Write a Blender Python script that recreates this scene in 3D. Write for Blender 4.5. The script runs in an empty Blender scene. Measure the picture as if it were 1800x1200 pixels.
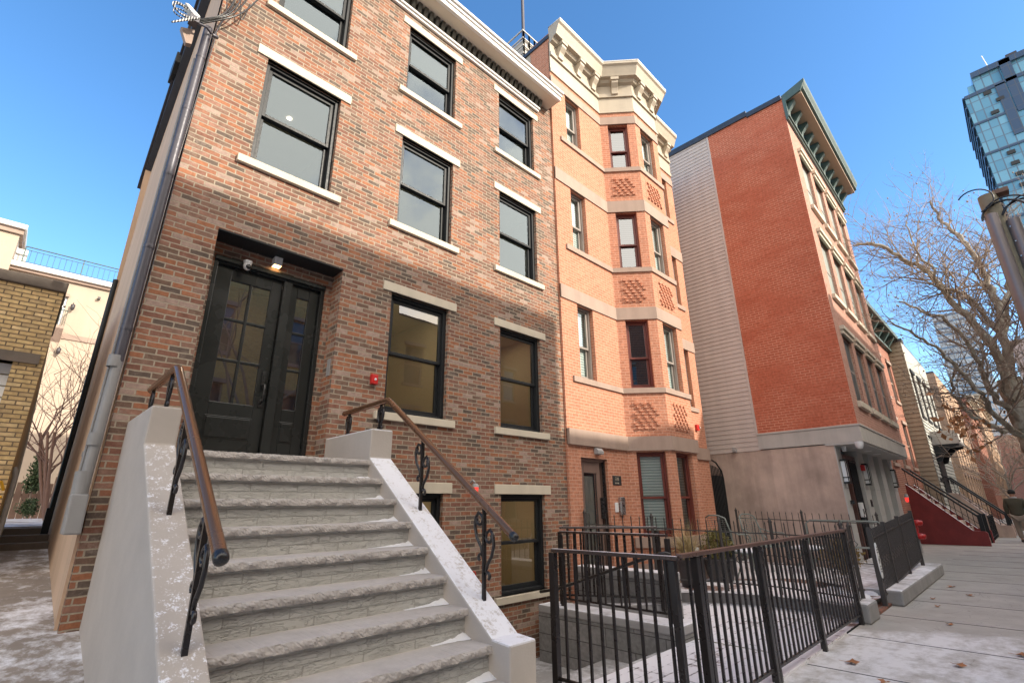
import bpy, bmesh, math, random
from mathutils import Vector, Matrix
rnd = random.Random(7)
S = bpy.context.scene
R = math.radians
# ------------------------------------------------------------------ camera, world, sun, exposure
def camera():
    yaw, pitch, roll = R(44.891), R(18.453), R(-0.759)
    cy, sy, cp, sp, cr, sr = math.cos(yaw), math.sin(yaw), math.cos(pitch), math.sin(pitch), math.cos(roll), math.sin(roll)
    F = Vector((sy*cp, cy*cp, sp)); Rt = Vector((cy, -sy, 0)); U = Rt.cross(F)
    r = Rt*cr + U*sr; u = -Rt*sr + U*cr
    cd = bpy.data.cameras.new('camera'); cd.lens = 866.71/1800*36; cd.sensor_width = 36
    cd.clip_start = 0.05; cd.clip_end = 3000
    c = bpy.data.objects.new('camera', cd); S.collection.objects.link(c)
    m = Matrix((r, u, -F)).transposed().to_4x4(); m.translation = Vector((0, -5.2, 0))
    c.matrix_world = m; S.camera = c
camera()
SUN_EL, SUN_AZ = 28.0, 20.0        # azimuth measured from -Y towards +X
CLOUD_FILL = 10.5      # warm fill added over the southern (sunward) sky, shaped as thin cloud
W = bpy.data.worlds.new('World'); S.world = W; W.use_nodes = True
_n = W.node_tree; _n.nodes.clear()
_o = _n.nodes.new('ShaderNodeOutputWorld'); _b = _n.nodes.new('ShaderNodeBackground'); _s = _n.nodes.new('ShaderNodeTexSky')
_s.sky_type = 'NISHITA'; _s.sun_disc = False; _s.sun_elevation = R(SUN_EL); _s.sun_rotation = R(180-SUN_AZ)
_s.air_density = 1.0; _s.dust_density = 0.3; _s.ozone_density = 2.2; _s.altitude = 10
_b.inputs[1].default_value = 0.15
_hs = _n.nodes.new('ShaderNodeHueSaturation'); _hs.inputs['Saturation'].default_value = 1.22; _hs.inputs['Value'].default_value = 1.0; _n.links.new(_s.outputs[0], _hs.inputs['Color'])
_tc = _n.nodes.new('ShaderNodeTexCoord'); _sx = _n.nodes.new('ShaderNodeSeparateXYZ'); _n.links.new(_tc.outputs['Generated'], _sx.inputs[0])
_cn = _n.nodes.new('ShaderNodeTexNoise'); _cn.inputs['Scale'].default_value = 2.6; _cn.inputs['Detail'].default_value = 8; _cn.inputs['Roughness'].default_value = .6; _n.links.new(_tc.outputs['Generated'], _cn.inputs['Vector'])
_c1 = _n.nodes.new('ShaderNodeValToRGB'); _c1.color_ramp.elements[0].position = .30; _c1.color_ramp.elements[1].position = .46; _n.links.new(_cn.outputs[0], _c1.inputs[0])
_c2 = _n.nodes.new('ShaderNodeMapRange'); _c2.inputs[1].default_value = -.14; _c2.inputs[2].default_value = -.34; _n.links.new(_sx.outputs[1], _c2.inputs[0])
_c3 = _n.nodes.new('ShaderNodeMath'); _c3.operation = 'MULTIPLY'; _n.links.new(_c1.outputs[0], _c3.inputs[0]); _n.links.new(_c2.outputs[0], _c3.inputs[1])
_mx = _n.nodes.new('ShaderNodeMixRGB'); _mx.inputs[2].default_value = (CLOUD_FILL*1.0, CLOUD_FILL*.91, CLOUD_FILL*.81, 1); _n.links.new(_c3.outputs[0], _mx.inputs[0]); _n.links.new(_hs.outputs[0], _mx.inputs[1])
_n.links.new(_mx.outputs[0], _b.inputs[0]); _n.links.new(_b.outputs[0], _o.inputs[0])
sd = bpy.data.lights.new('sun', 'SUN'); sd.energy = 2.85; sd.angle = R(0.55); sd.color = (1, .905, .77)
so = bpy.data.objects.new('sun', sd); S.collection.objects.link(so)
_d = Vector((math.sin(R(SUN_AZ))*math.cos(R(SUN_EL)), -math.cos(R(SUN_AZ))*math.cos(R(SUN_EL)), math.sin(R(SUN_EL))))
so.rotation_euler = _d.to_track_quat('Z', 'Y').to_euler()
S.view_settings.view_transform = 'Standard'; S.view_settings.look = 'None'
S.view_settings.exposure = 1.14; S.view_settings.gamma = 1
S.cycles.max_bounces = 8; S.cycles.transparent_max_bounces = 16
# ------------------------------------------------------------------ materials
MATS = {}
class NT:
    def __init__(s, name):
        s.m = bpy.data.materials.new(name); s.m.use_nodes = True; s.t = s.m.node_tree; s.t.nodes.clear()
        s.out = s.n('OutputMaterial'); s.p = s.n('BsdfPrincipled'); s.l(s.p, 0, s.out, 0)
        MATS[name] = s.m
    def n(s, k, **kw):
        x = s.t.nodes.new('ShaderNode'+k)
        for a, b in kw.items(): setattr(x, a, b)
        return x
    def l(s, a, i, b, j): s.t.links.new(a.outputs[i], b.inputs[j])
    def pos(s): 
        if not hasattr(s, '_g'): s._g = s.n('NewGeometry')
        return s._g
    def noise(s, scale, detail=4, rough=.55, vec=None, dist=0, stretch=None):
        x = s.n('TexNoise'); x.inputs['Scale'].default_value = scale; x.inputs['Detail'].default_value = detail
        x.inputs['Roughness'].default_value = rough; x.inputs['Distortion'].default_value = dist
        if stretch:
            mp = s.n('Mapping'); mp.inputs['Scale'].default_value = stretch; s.l(s.pos(), 'Position', mp, 0); s.l(mp, 0, x, 'Vector')
        else: s.l(s.pos(), 'Position', x, 'Vector')
        return x
    def ramp(s, src, i, stops, interp='LINEAR'):
        x = s.n('ValToRGB'); x.color_ramp.interpolation = interp; e = x.color_ramp.elements
        while len(e) < len(stops): e.new(.5)
        for k, (p, c) in enumerate(stops):
            e[k].position = p; e[k].color = (c, c, c, 1) if not isinstance(c, tuple) else (*c[:3], 1)
        s.l(src, i, x, 0); return x
    def mix(s, fac, a, b, mode='MIX'):
        x = s.n('MixRGB'); x.blend_type = mode
        for k, v in ((0, fac), (1, a), (2, b)):
            if isinstance(v, tuple) and not hasattr(v[0], 'outputs'): x.inputs[k].default_value = (*v[:3], 1)
            elif isinstance(v, (int, float)): x.inputs[k].default_value = v
            else: s.l(v[0], v[1], x, k)
        return x
    def math(s, op, a, b=0, clamp=False):
        x = s.n('Math', operation=op, use_clamp=clamp)
        for k, v in ((0, a), (1, b)):
            if isinstance(v, (int, float)): x.inputs[k].default_value = v
            else: s.l(v[0], v[1], x, k)
        return x
    def bump(s, src, i, strength, dist=.01, chain=None):
        b = s.n('Bump'); b.inputs['Strength'].default_value = strength; b.inputs['Distance'].default_value = dist
        s.l(src, i, b, 'Height')
        if chain: s.l(chain, 0, b, 'Normal')
        return b
    def snow(s, color, amount, scale=6, up=.6, rough=None, lo=None, soft=.12):
        # lays patchy frost on upward faces; color=(node,idx) ; returns the mix node
        sep = s.n('SeparateXYZ'); s.l(s.pos(), 'Normal', sep, 0)
        upm = s.ramp(sep, 2, [(up, 0.), (min(up+.15, .99), 1.)])
        a = s.noise(scale, 8, .7); b = s.noise(scale*.22, 3, .5)
        m = s.math('ADD', s_(s.math('MULTIPLY', (a, 0), .6)), s_(s.math('MULTIPLY', (b, 0), .4)))
        r = s.ramp(m, 0, [(1-amount-soft, 0.), (1-amount+soft, 1.)])
        k = s.math('MULTIPLY', (r, 0), (upm, 0))
        return s.mix((k, 0), color, (.80, .80, .83)), k
def s_(n): return (n, 0)
def M(name): return MATS[name]
def plain(name, col, rough=.6, metal=0, var=.12, vscale=3, bump=0, bscale=60, bdist=.004, snow=0, sscale=8, spec=.5, streak=0, sup=.6, ssoft=.12, coat=0):
    t = NT(name); p = t.p
    n = t.noise(vscale, 6, .6)
    v = t.ramp(n, 0, [(.3, 1-var), (.7, 1+var*.6)])
    c = t.mix(1., tuple(col), (v, 0), 'MULTIPLY'); src = c
    if streak:
        ns = t.noise(1, 5, .6, stretch=(5, 5, .35)); rs = t.ramp(ns, 0, [(.42, 1.), (.62, 1-streak)])
        src = t.mix(1., (src, 0), (rs, 0), 'MULTIPLY')
    if snow:
        src, k = t.snow((src, 0), snow, sscale, up=sup, soft=ssoft)
    t.l(src, 0, p, 'Base Color')
    n3 = t.noise(bscale*.5, 3, .6); rr = t.ramp(n3, 0, [(.3, max(rough-.1, 0.02)), (.7, min(rough+.1, 1.))]); t.l(rr, 0, p, 'Roughness')
    p.inputs['Metallic'].default_value = metal; p.inputs['Specular IOR Level'].default_value = spec
    if coat: p.inputs['Coat Weight'].default_value = coat
    if bump:
        n2 = t.noise(bscale, 6, .65); b = t.bump(n2, 0, bump, bdist); t.l(b, 0, p, 'Normal')
    return t.m
def brick(name, stops, mortar, bw=.2032, rh=.0667, ms=.010, dist=.006, bstr=.6, wear=0, wearcol=(.55, .5, .48), mortar_noise=None, dirt=0, offset=.5, squash=1.0, sooty=0, rough=.85):
    t = NT(name); p = t.p
    uv = t.n('UVMap')
    ns = t.n('TexNoise'); ns.inputs['Scale'].default_value = 14; ns.inputs['Detail'].default_value = 3; t.l(uv, 0, ns, 'Vector')
    sub = t.n('VectorMath', operation='SUBTRACT'); t.l(ns, 'Color', sub, 0); sub.inputs[1].default_value = (.5, .5, .5)
    sc = t.n('VectorMath', operation='SCALE'); t.l(sub, 0, sc, 0); sc.inputs['Scale'].default_value = dist
    add = t.n('VectorMath', operation='ADD'); t.l(uv, 0, add, 0); t.l(sc, 0, add, 1)
    br = t.n('TexBrick'); br.offset = offset; br.squash = squash
    t.l(add, 0, br, 'Vector')
    for k, v in (('Scale', 1), ('Mortar Size', ms), ('Mortar Smooth', .25), ('Bias', 0), ('Brick Width', bw), ('Row Height', rh)): br.inputs[k].default_value = v
    br.inputs['Color1'].default_value = (0, 0, 0, 1); br.inputs['Color2'].default_value = (1, 1, 1, 1); br.inputs['Mortar'].default_value = (.5, .5, .5, 1)
    cr = t.ramp(br, 0, stops, 'CONSTANT')
    n1 = t.noise(18, 6, .65); v = t.ramp(n1, 0, [(.3, .72), (.72, 1.22)])
    c = t.mix(1., (cr, 0), (v, 0), 'MULTIPLY')
    if wear:
        n2 = t.noise(9, 8, .75, dist=.5); w = t.ramp(n2, 0, [(.56, 0.), (.72, wear)])
        c = t.mix((w, 0), (c, 0), wearcol)
    if wear:
        n5 = t.noise(2.2, 7, .8, dist=.8, stretch=(1, 1, 1.6)); n6 = t.noise(30, 4, .7); w5 = t.math('MULTIPLY', s_(t.ramp(n5, 0, [(.54, 0.), (.66, .42)])), s_(t.ramp(n6, 0, [(.40, 0.), (.62, 1.)]))); c = t.mix((w5, 0), (c, 0), (.47, .38, .32))
    if sooty:
        n4 = t.noise(1.1, 4, .6); w = t.ramp(n4, 0, [(.40, 1.), (.68, 1-sooty)]); c = t.mix(1., (c, 0), (w, 0), 'MULTIPLY')
    fac = (br, 'Fac')
    if mortar_noise:
        n3 = t.noise(mortar_noise, 5, .6, stretch=(1, 1, 2.2)); w = t.ramp(n3, 0, [(.42, .12), (.6, 1.)])
        fac = s_(t.math('MULTIPLY', (br, 'Fac'), (w, 0)))
    nm = t.noise(40, 3, .6); mv = t.ramp(nm, 0, [(.3, .8), (.7, 1.15)]); mc = t.mix(1., tuple(mortar), (mv, 0), 'MULTIPLY')
    c = t.mix(fac, (c, 0), (mc, 0))
    t.l(c, 0, p, 'Base Color'); p.inputs['Roughness'].default_value = rough; p.inputs['Specular IOR Level'].default_value = .25
    inv = t.math('SUBTRACT', 1., (br, 'Fac')); nb = t.noise(70, 5, .7)
    h = t.math('ADD', s_(inv), s_(t.math('MULTIPLY', (nb, 0), .45)))
    b = t.bump(h, 0, bstr, .008); t.l(b, 0, p, 'Normal')
    return t.m
brick('brown_brick', [(0, (.135, .100, .080)), (.13, (.235, .112, .078)), (.28, (.31, .138, .084)), (.44, (.185, .115, .083)), (.58, (.36, .152, .082)), (.70, (.245, .142, .104)), (.82, (.31, .165, .118)), (.92, (.38, .27, .22))],
      (.35, .295, .225), wear=.34, wearcol=(.40, .31, .26), dist=.012, bstr=.5, sooty=.22, ms=.0068, bw=.167, rh=.0548)
brick('orange_brick', [(0, (.50, .215, .130)), (.3, (.52, .228, .138)), (.6, (.485, .205, .122)), (.85, (.54, .24, .148))], (.60, .36, .26), dist=.002, bstr=.35, ms=.005, sooty=.10, bw=.167, rh=.0548)
brick('red_brick', [(0, (.48, .135, .075)), (.4, (.50, .145, .082)), (.75, (.46, .125, .068))], (.62, .29, .19), dist=.002, bstr=.35, ms=.008, mortar_noise=.9, rh=.064, bw=.195, sooty=.08)
brick('front_brick', [(0, (.44, .23, .17)), (.4, (.47, .25, .19)), (.75, (.41, .21, .155))], (.52, .34, .27), dist=.002, bstr=.35, ms=.008)
brick('yellow_brick', [(0, (.58, .41, .20)), (.25, (.65, .47, .23)), (.5, (.61, .43, .21)), (.72, (.50, .36, .19)), (.9, (.70, .52, .28))], (.17, .125, .08), wear=.0, sooty=.2, dist=.004, ms=.006, bstr=.6, bw=.128, rh=.043)
brick('row_brick', [(0, (.30, .10, .06)), (.5, (.36, .13, .08)), (.8, (.26, .09, .06))], (.40, .26, .20), dist=.002, bstr=.3)
brick('tan_brick', [(0, (.42, .25, .15)), (.5, (.48, .30, .18)), (.8, (.36, .21, .13))], (.40, .33, .26), dist=.002, bstr=.3)
brick('ochre_facade', [(0, (.60, .42, .17)), (.5, (.64, .45, .19)), (.8, (.55, .38, .15))], (.5, .4, .22), dist=.002, bstr=.2)
brick('paving_brick', [(0, (.22, .10, .07)), (.5, (.28, .13, .09)), (.8, (.18, .09, .07))], (.20, .17, .15), dist=.004, bstr=.5, rh=.1, bw=.2)
plain('limestone', (.60, .535, .42), .7, var=.07, bump=.25, bscale=90, streak=.06)
plain('limestone_grey', (.46, .43, .39), .75, var=.08, bump=.25, bscale=90, streak=.08)
plain('sandstone', (.37, .27, .215), .75, var=.08, bump=.3, bscale=80, streak=.10)
plain('cornice_tan', (.44, .375, .285), .5, var=.05, streak=.07)
plain('cornice_white', (.80, .78, .74), .4, var=.03)
plain('soffit_cream', (.70, .62, .50), .6, var=.05)
plain('dentil_olive', (.10, .095, .075), .6)
plain('verdigris', (.075, .125, .115), .45, var=.15, streak=.1)
plain('soffit_tan', (.42, .31, .23), .6, var=.08)
plain('slate', (.045, .055, .075), .35, var=.2)
plain('black_paint', (.020, .022, .024), .42, spec=.25, var=.15, bump=.05, bscale=120)
plain('black_door', (.020, .022, .022), .27, var=.06, bscale=5)
plain('black_metal', (.022, .018, .017), .30, var=.05, bscale=12, snow=.30, sscale=22, sup=.75)
plain('dusty_metal', (.050, .044, .040), .5, var=.1, bscale=12)
plain('rail_cap', (.06, .04, .034), .32, var=.15, snow=.54, sscale=4, sup=.8)
plain('rail_cap_bare', (.13, .075, .058), .35, var=.15, snow=.12, sscale=5, sup=.8)
plain('bronze', (.24, .125, .07), .22, metal=.6, var=.06, vscale=3, bscale=8)
plain('gunmetal_shade', (.07, .066, .08), .42, metal=.2, var=.1)
plain('pipe_grey', (.27, .265, .26), .55, var=.1, streak=.08)
plain('dark_brown_metal', (.055, .047, .050), .35, var=.1)
plain('peach_stucco', (.56, .40, .28), .85, var=.09, vscale=.8, bump=.3, bscale=70, streak=.14)
plain('cream_stucco', (.46, .37, .285), .85, var=.06, vscale=.5, bump=.2, bscale=50, streak=.05)
plain('stoop_stucco', (.50, .41, .345), .8, var=.06, vscale=2, bump=.35, bscale=130, bdist=.003, streak=.05)
plain('stoop_frost', (.47, .42, .37), .8, var=.08, bump=.35, bscale=130, bdist=.003, snow=.43, sscale=85, sup=.3, ssoft=.03)
plain('stoop_snowy', (.47, .42, .37), .8, var=.08, bump=.45, bscale=60, bdist=.005, snow=.58, sscale=38, sup=.3, ssoft=.07)
plain('step_stone', (.48, .44, .405), .75, var=.12, vscale=9, bump=.5, bscale=90, bdist=.004, snow=.33, sscale=40, sup=.45, ssoft=.05)
plain('brown_stucco', (.52, .39, .32), .8, var=.32, vscale=1.3, bump=.2, bscale=60, streak=.15)
plain('concrete', (.33, .32, .31), .85, var=.15, bump=.3, bscale=60, snow=.40, sscale=10)
plain('kerb_concrete', (.30, .29, .28), .85, var=.18, bump=.35, bscale=50, snow=.52, sscale=5)
plain('asphalt', (.05, .05, .052), .9, var=.2, bump=.5, bscale=90)
plain('earth_snow', (.17, .13, .10), .9, var=.2, bump=.6, bscale=30, bdist=.02, snow=.5, sscale=4)
plain('snow', (.80, .80, .83), .8, var=.04, bump=.6, bscale=25, bdist=.02)
plain('maroon_stucco', (.22, .028, .026), .6, var=.2, bump=.25, bscale=60)
plain('snow_cap', (.6, .5, .5), .8, snow=.6, sscale=5)
plain('siding_grey', (.56, .48, .43), .6, var=.06, vscale=1, streak=.08)
plain('siding_olive', (.33, .28, .20), .65, var=.08, streak=.1)
plain('siding_pale', (.42, .42, .38), .65, var=.06)
plain('stone_pilaster', (.42, .41, .39), .7, var=.07, bump=.1)
plain('maroon_paint', (.15, .035, .025), .4)
plain('brown_door', (.20, .13, .105), .45, var=.06)
plain('mahogany', (.10, .045, .035), .4, var=.2)
plain('tan_metal', (.30, .26, .23), .45)
plain('screen_grey', (.28, .31, .28), .5, var=.08, vscale=6)
plain('screen_dark', (.075, .085, .085), .45, var=.15, vscale=6)
plain('room_wall', (.60, .58, .50), .9, var=.03)
plain('room_tan', (.60, .49, .31), .9, var=.03)
plain('room_floor', (.30, .22, .14), .6)
plain('curtain', (.85, .85, .80), .8, var=.08, vscale=10)
plain('white_plastic', (.72, .72, .72), .4)
plain('grey_plastic', (.33, .32, .31), .5)
plain('dark_plastic', (.02, .02, .021), .28, var=.05)
plain('red_plastic', (.55, .02, .02), .35)
plain('steel', (.50, .50, .50), .3, metal=.9)
plain('chair_metal', (.20, .23, .205), .45, snow=.3, sscale=12)
plain('terracotta_dark', (.06, .055, .055), .6)
plain('bark', (.30, .25, .20), .85, var=.35, vscale=5, bump=.5, bscale=25, bdist=.02)
plain('twig', (.34, .26, .20), .85, var=.2)
plain('shrub_twig', (.26, .15, .11), .8, var=.2)
plain('pole_wood', (.24, .21, .15), .85, var=.3, vscale=4, bump=.5, bscale=20)
plain('conduit', (.22, .19, .19), .4, metal=.3, var=.1)
plain('dry_leaf', (.38, .16, .06), .6, var=.3, vscale=30)
plain('evergreen', (.055, .085, .03), .7, var=.4, vscale=12)
plain('boxwood', (.16, .14, .035), .7, var=.4, vscale=14)
plain('ochre_shrub', (.26, .17, .045), .7, var=.4, vscale=14)
plain('dry_grass', (.48, .38, .19), .7, var=.3, vscale=20)
plain('wood_fence', (.20, .12, .085), .8, var=.25, vscale=5)
plain('jacket', (.075, .072, .050), .9, var=.15, bump=.3, bscale=60)
plain('trousers', (.30, .25, .20), .9, var=.1, bump=.2, bscale=60)
plain('cap', (.02, .022, .022), .9)
plain('skin', (.45, .27, .19), .5)
plain('shoe', (.04, .035, .03), .6)
plain('yellow_paint', (.75, .42, .02), .5)
plain('sign_white', (.80, .80, .78), .5, var=.02)
plain('ink', (.03, .03, .03), .6, var=0)
plain('grout', (.10, .10, .10), .9)
def sidewalk_mat():
    t = NT('sidewalk'); p = t.p
    n = t.noise(2.2, 8, .65); v = t.ramp(n, 0, [(.3, (.33, .31, .28)), (.7, (.43, .41, .375))])
    sp = t.n('SeparateXYZ'); t.l(t.pos(), 'Position', sp, 0)
    # snow lies on the flags nearest the stoop, broken along its edge
    nb = t.noise(1.3, 6, .7); nb2 = t.noise(.5, 2, .5)
    e = t.math('ADD', s_(t.math('MULTIPLY', (sp, 1), .55)), (sp, 0))          # x + .55 y
    e2 = t.math('ADD', (e, 0), s_(t.math('MULTIPLY', s_(t.math('SUBTRACT', (nb, 0), .5)), 1.6)))
    reg = t.ramp(s_(t.math('DIVIDE', (e2, 0), 10))[0], 0, [(.56, 1.), (.60, 0.)])
    f = t.noise(7, 9, .75); f2 = t.noise(1.7, 5, .6, stretch=(1, 2.5, 1))
    m = t.math('ADD', s_(t.math('MULTIPLY', (f, 0), .5)), s_(t.math('MULTIPLY', (f2, 0), .5)))
    cov = t.ramp(m, 0, [(.38, 0.), (.56, .88)])
    thin = t.ramp(m, 0, [(.60, 0.), (.72, .5)])
    k = t.math('MAXIMUM', s_(t.math('MULTIPLY', (cov, 0), (reg, 0))), (thin, 0))
    vo = t.n('TexVoronoi'); vo.inputs['Scale'].default_value = 2.3; t.l(t.pos(), 'Position', vo, 'Vector'); gm = t.ramp(vo, 'Distance', [(.035, .45), (.055, 1.)])
    cr = t.noise(1.1, 3, .5, dist=2.2); cm = t.ramp(cr, 0, [(.492, 1.), (.4975, .62), (.503, 1.)]); v = t.mix(1., (v, 0), s_(gm), 'MULTIPLY'); v = t.mix(1., (v, 0), s_(cm), 'MULTIPLY')
    c = t.mix((k, 0), (v, 0), (.74, .74, .75))
    t.l(c, 0, p, 'Base Color'); p.inputs['Roughness'].default_value = .85
    n2 = t.noise(90, 5, .7); h = t.math('ADD', (n2, 0), s_(t.math('MULTIPLY', (k, 0), 1.5)))
    t.l(t.bump(h, 0, .4, .006), 0, p, 'Normal')
sidewalk_mat()
def patio_mat():
    t = NT('patio_snow'); p = t.p
    uv = t.n('UVMap'); br = t.n('TexBrick'); br.offset = .5; t.l(uv, 0, br, 'Vector')
    for k, v in (('Scale', 1), ('Mortar Size', .012), ('Mortar Smooth', .6), ('Brick Width', .3), ('Row Height', .15)): br.inputs[k].default_value = v
    br.inputs['Color1'].default_value = (.17, .10, .085, 1); br.inputs['Color2'].default_value = (.26, .17, .15, 1); br.inputs['Mortar'].default_value = (.10, .09, .09, 1)
    n = t.noise(9, 8, .72); n2 = t.noise(1.2, 4, .6)
    m = t.math('ADD', s_(t.math('MULTIPLY', (n, 0), .5)), s_(t.math('MULTIPLY', (n2, 0), .5)))
    m2 = t.math('SUBTRACT', (m, 0), s_(t.math('MULTIPLY', (br, 'Fac'), .07)))
    k = t.ramp(m2, 0, [(.37, 0.), (.45, .96)])
    c = t.mix((k, 0), (br, 0), (.80, .79, .82))
    t.l(c, 0, p, 'Base Color'); p.inputs['Roughness'].default_value = .8
    t.l(t.bump(k, 0, .5, .01), 0, p, 'Normal')
patio_mat()
def riser_mat():
    t = NT('riser_block'); p = t.p
    uv = t.n('UVMap'); br = t.n('TexBrick'); br.offset = .42; t.l(uv, 0, br, 'Vector')
    for k, v in (('Scale', 1), ('Mortar Size', .005), ('Mortar Smooth', .5), ('Brick Width', .34), ('Row Height', .0585)): br.inputs[k].default_value = v
    n0 = t.noise(3, 3, .5, stretch=(1, 1, 1)); 
    mp = t.n('Mapping'); mp.inputs['Scale'].default_value = (6, 6, 26); t.l(t.pos(), 'Position', mp, 0)
    w = t.n('TexNoise'); w.inputs['Scale'].default_value = 1.6; w.inputs['Detail'].default_value = 4; w.inputs['Distortion'].default_value = 1.6; t.l(mp, 0, w, 'Vector')
    rid = t.ramp(w, 0, [(.44, 1.), (.487, .8), (.50, 0.), (.515, .9), (.6, 1.)])
    v = t.ramp(n0, 0, [(.3, (.46, .455, .425)), (.7, (.53, .52, .49))])
    c = t.mix(1., (v, 0), s_(t.ramp(rid, 0, [(0, .80), (1, 1.)])), 'MULTIPLY')
    c2 = t.mix((br, 'Fac'), (c, 0), (.42, .41, .38))
    t.l(c2, 0, p, 'Base Color'); p.inputs['Roughness'].default_value = .7
    h = t.math('SUBTRACT', (rid, 0), s_(t.math('MULTIPLY', (br, 'Fac'), .8)))
    t.l(t.bump(h, 0, .75, .010), 0, p, 'Normal')
riser_mat()
def glass_mat(name, tint, base=.10, gain=1.5, gc=(.93, .97, 1)):
    t = NT(name); t.t.nodes.remove(t.p)
    f = t.n('Fresnel'); f.inputs['IOR'].default_value = 1.55
    k = t.math('MULTIPLY', (f, 0), gain); k2 = t.math('ADD', (k, 0), base, clamp=True)
    tr = t.n('BsdfTransparent'); tr.inputs[0].default_value = (*tint, 1)
    gl = t.n('BsdfGlossy'); gl.inputs['Roughness'].default_value = .008; gl.inputs[0].default_value = (*gc, 1)
    nz = t.noise(1.1, 2, .5); b = t.bump(nz, 0, .10, .02); t.l(b, 0, gl, 'Normal')
    mx = t.n('MixShader'); t.l(k2, 0, mx, 0); t.l(tr, 0, mx, 1); t.l(gl, 0, mx, 2); t.l(mx, 0, t.out, 0)
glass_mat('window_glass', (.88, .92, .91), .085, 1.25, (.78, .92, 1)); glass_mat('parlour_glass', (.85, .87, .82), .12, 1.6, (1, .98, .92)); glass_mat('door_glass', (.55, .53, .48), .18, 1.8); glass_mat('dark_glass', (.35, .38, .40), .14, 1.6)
glass_mat('clear_glass', (.96, .97, .96), .03, 1.)
def blind_mat(nm='blind', f=1.):
    t = NT(nm); p = t.p
    w = t.n('TexWave', wave_type='BANDS', bands_direction='Z'); w.inputs['Scale'].default_value = 6.2; t.l(t.pos(), 'Position', w, 'Vector')
    r = t.ramp(w, 0, [(.1, (.36*f, .43*f, .41*f)), (.45, (.76*f, .77*f, .74*f)), (.8, (.82*f, .83*f, .80*f))]); t.l(r, 0, p, 'Base Color'); p.inputs['Roughness'].default_value = .6
    t.l(t.bump(w, 0, .5, .01), 0, p, 'Normal')
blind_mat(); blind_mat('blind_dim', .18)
def emit(name, col, e):
    t = NT(name); t.p.inputs['Base Color'].default_value = (*col, 1); t.p.inputs['Emission Color'].default_value = (*col, 1); t.p.inputs['Emission Strength'].default_value = e
emit('lamp_warm', (1, .62, .25), 5); emit('lamp_white', (1, .9, .75), 3); emit('lamp_room_fill', (1, .86, .68), 190); emit('strobe_red', (1, .05, .04), .45)
def block_mat():
    brick('concrete_block', [(0, (.22, .215, .205)), (.5, (.26, .25, .24)), (.8, (.19, .185, .18))], (.09, .085, .08), bw=.80, rh=.20, ms=.006, dist=.001, bstr=.5)
block_mat()
def tower_mat(name, glassA, glassB, frame, bw, rh, ms, panel=None, metal=.0):
    t = NT(name); p = t.p
    uv = t.n('UVMap'); br = t.n('TexBrick'); br.offset = 0; t.l(uv, 0, br, 'Vector')
    for k, v in (('Scale', 1), ('Mortar Size', ms), ('Mortar Smooth', 0), ('Brick Width', bw), ('Row Height', rh), ('Bias', 0)): br.inputs[k].default_value = v
    br.inputs['Color1'].default_value = (*glassA, 1); br.inputs['Color2'].default_value = (*glassB, 1); br.inputs['Mortar'].default_value = (*frame, 1)
    t.l(br, 0, p, 'Base Color'); r = t.ramp(br, 'Fac', [(0, .08), (1, .6)]); t.l(r, 0, p, 'Roughness')
    p.inputs['Specular IOR Level'].default_value = .8
tower_mat('tower_glass', (.13, .29, .40), (.22, .44, .55), (.09, .15, .21), 1.6, 2.9, .11)
tower_mat('tower_panel', (.07, .095, .14), (.08, .105, .15), (.05, .065, .09), 1.6, 2.9, .08)
tower_mat('tower_bands', (.12, .18, .26), (.17, .24, .33), (.42, .45, .48), 60., 3.6, 1.3)
tower_mat('tower_brown', (.10, .10, .12), (.15, .14, .15), (.35, .25, .22), 3., 3.4, 1.2)
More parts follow.
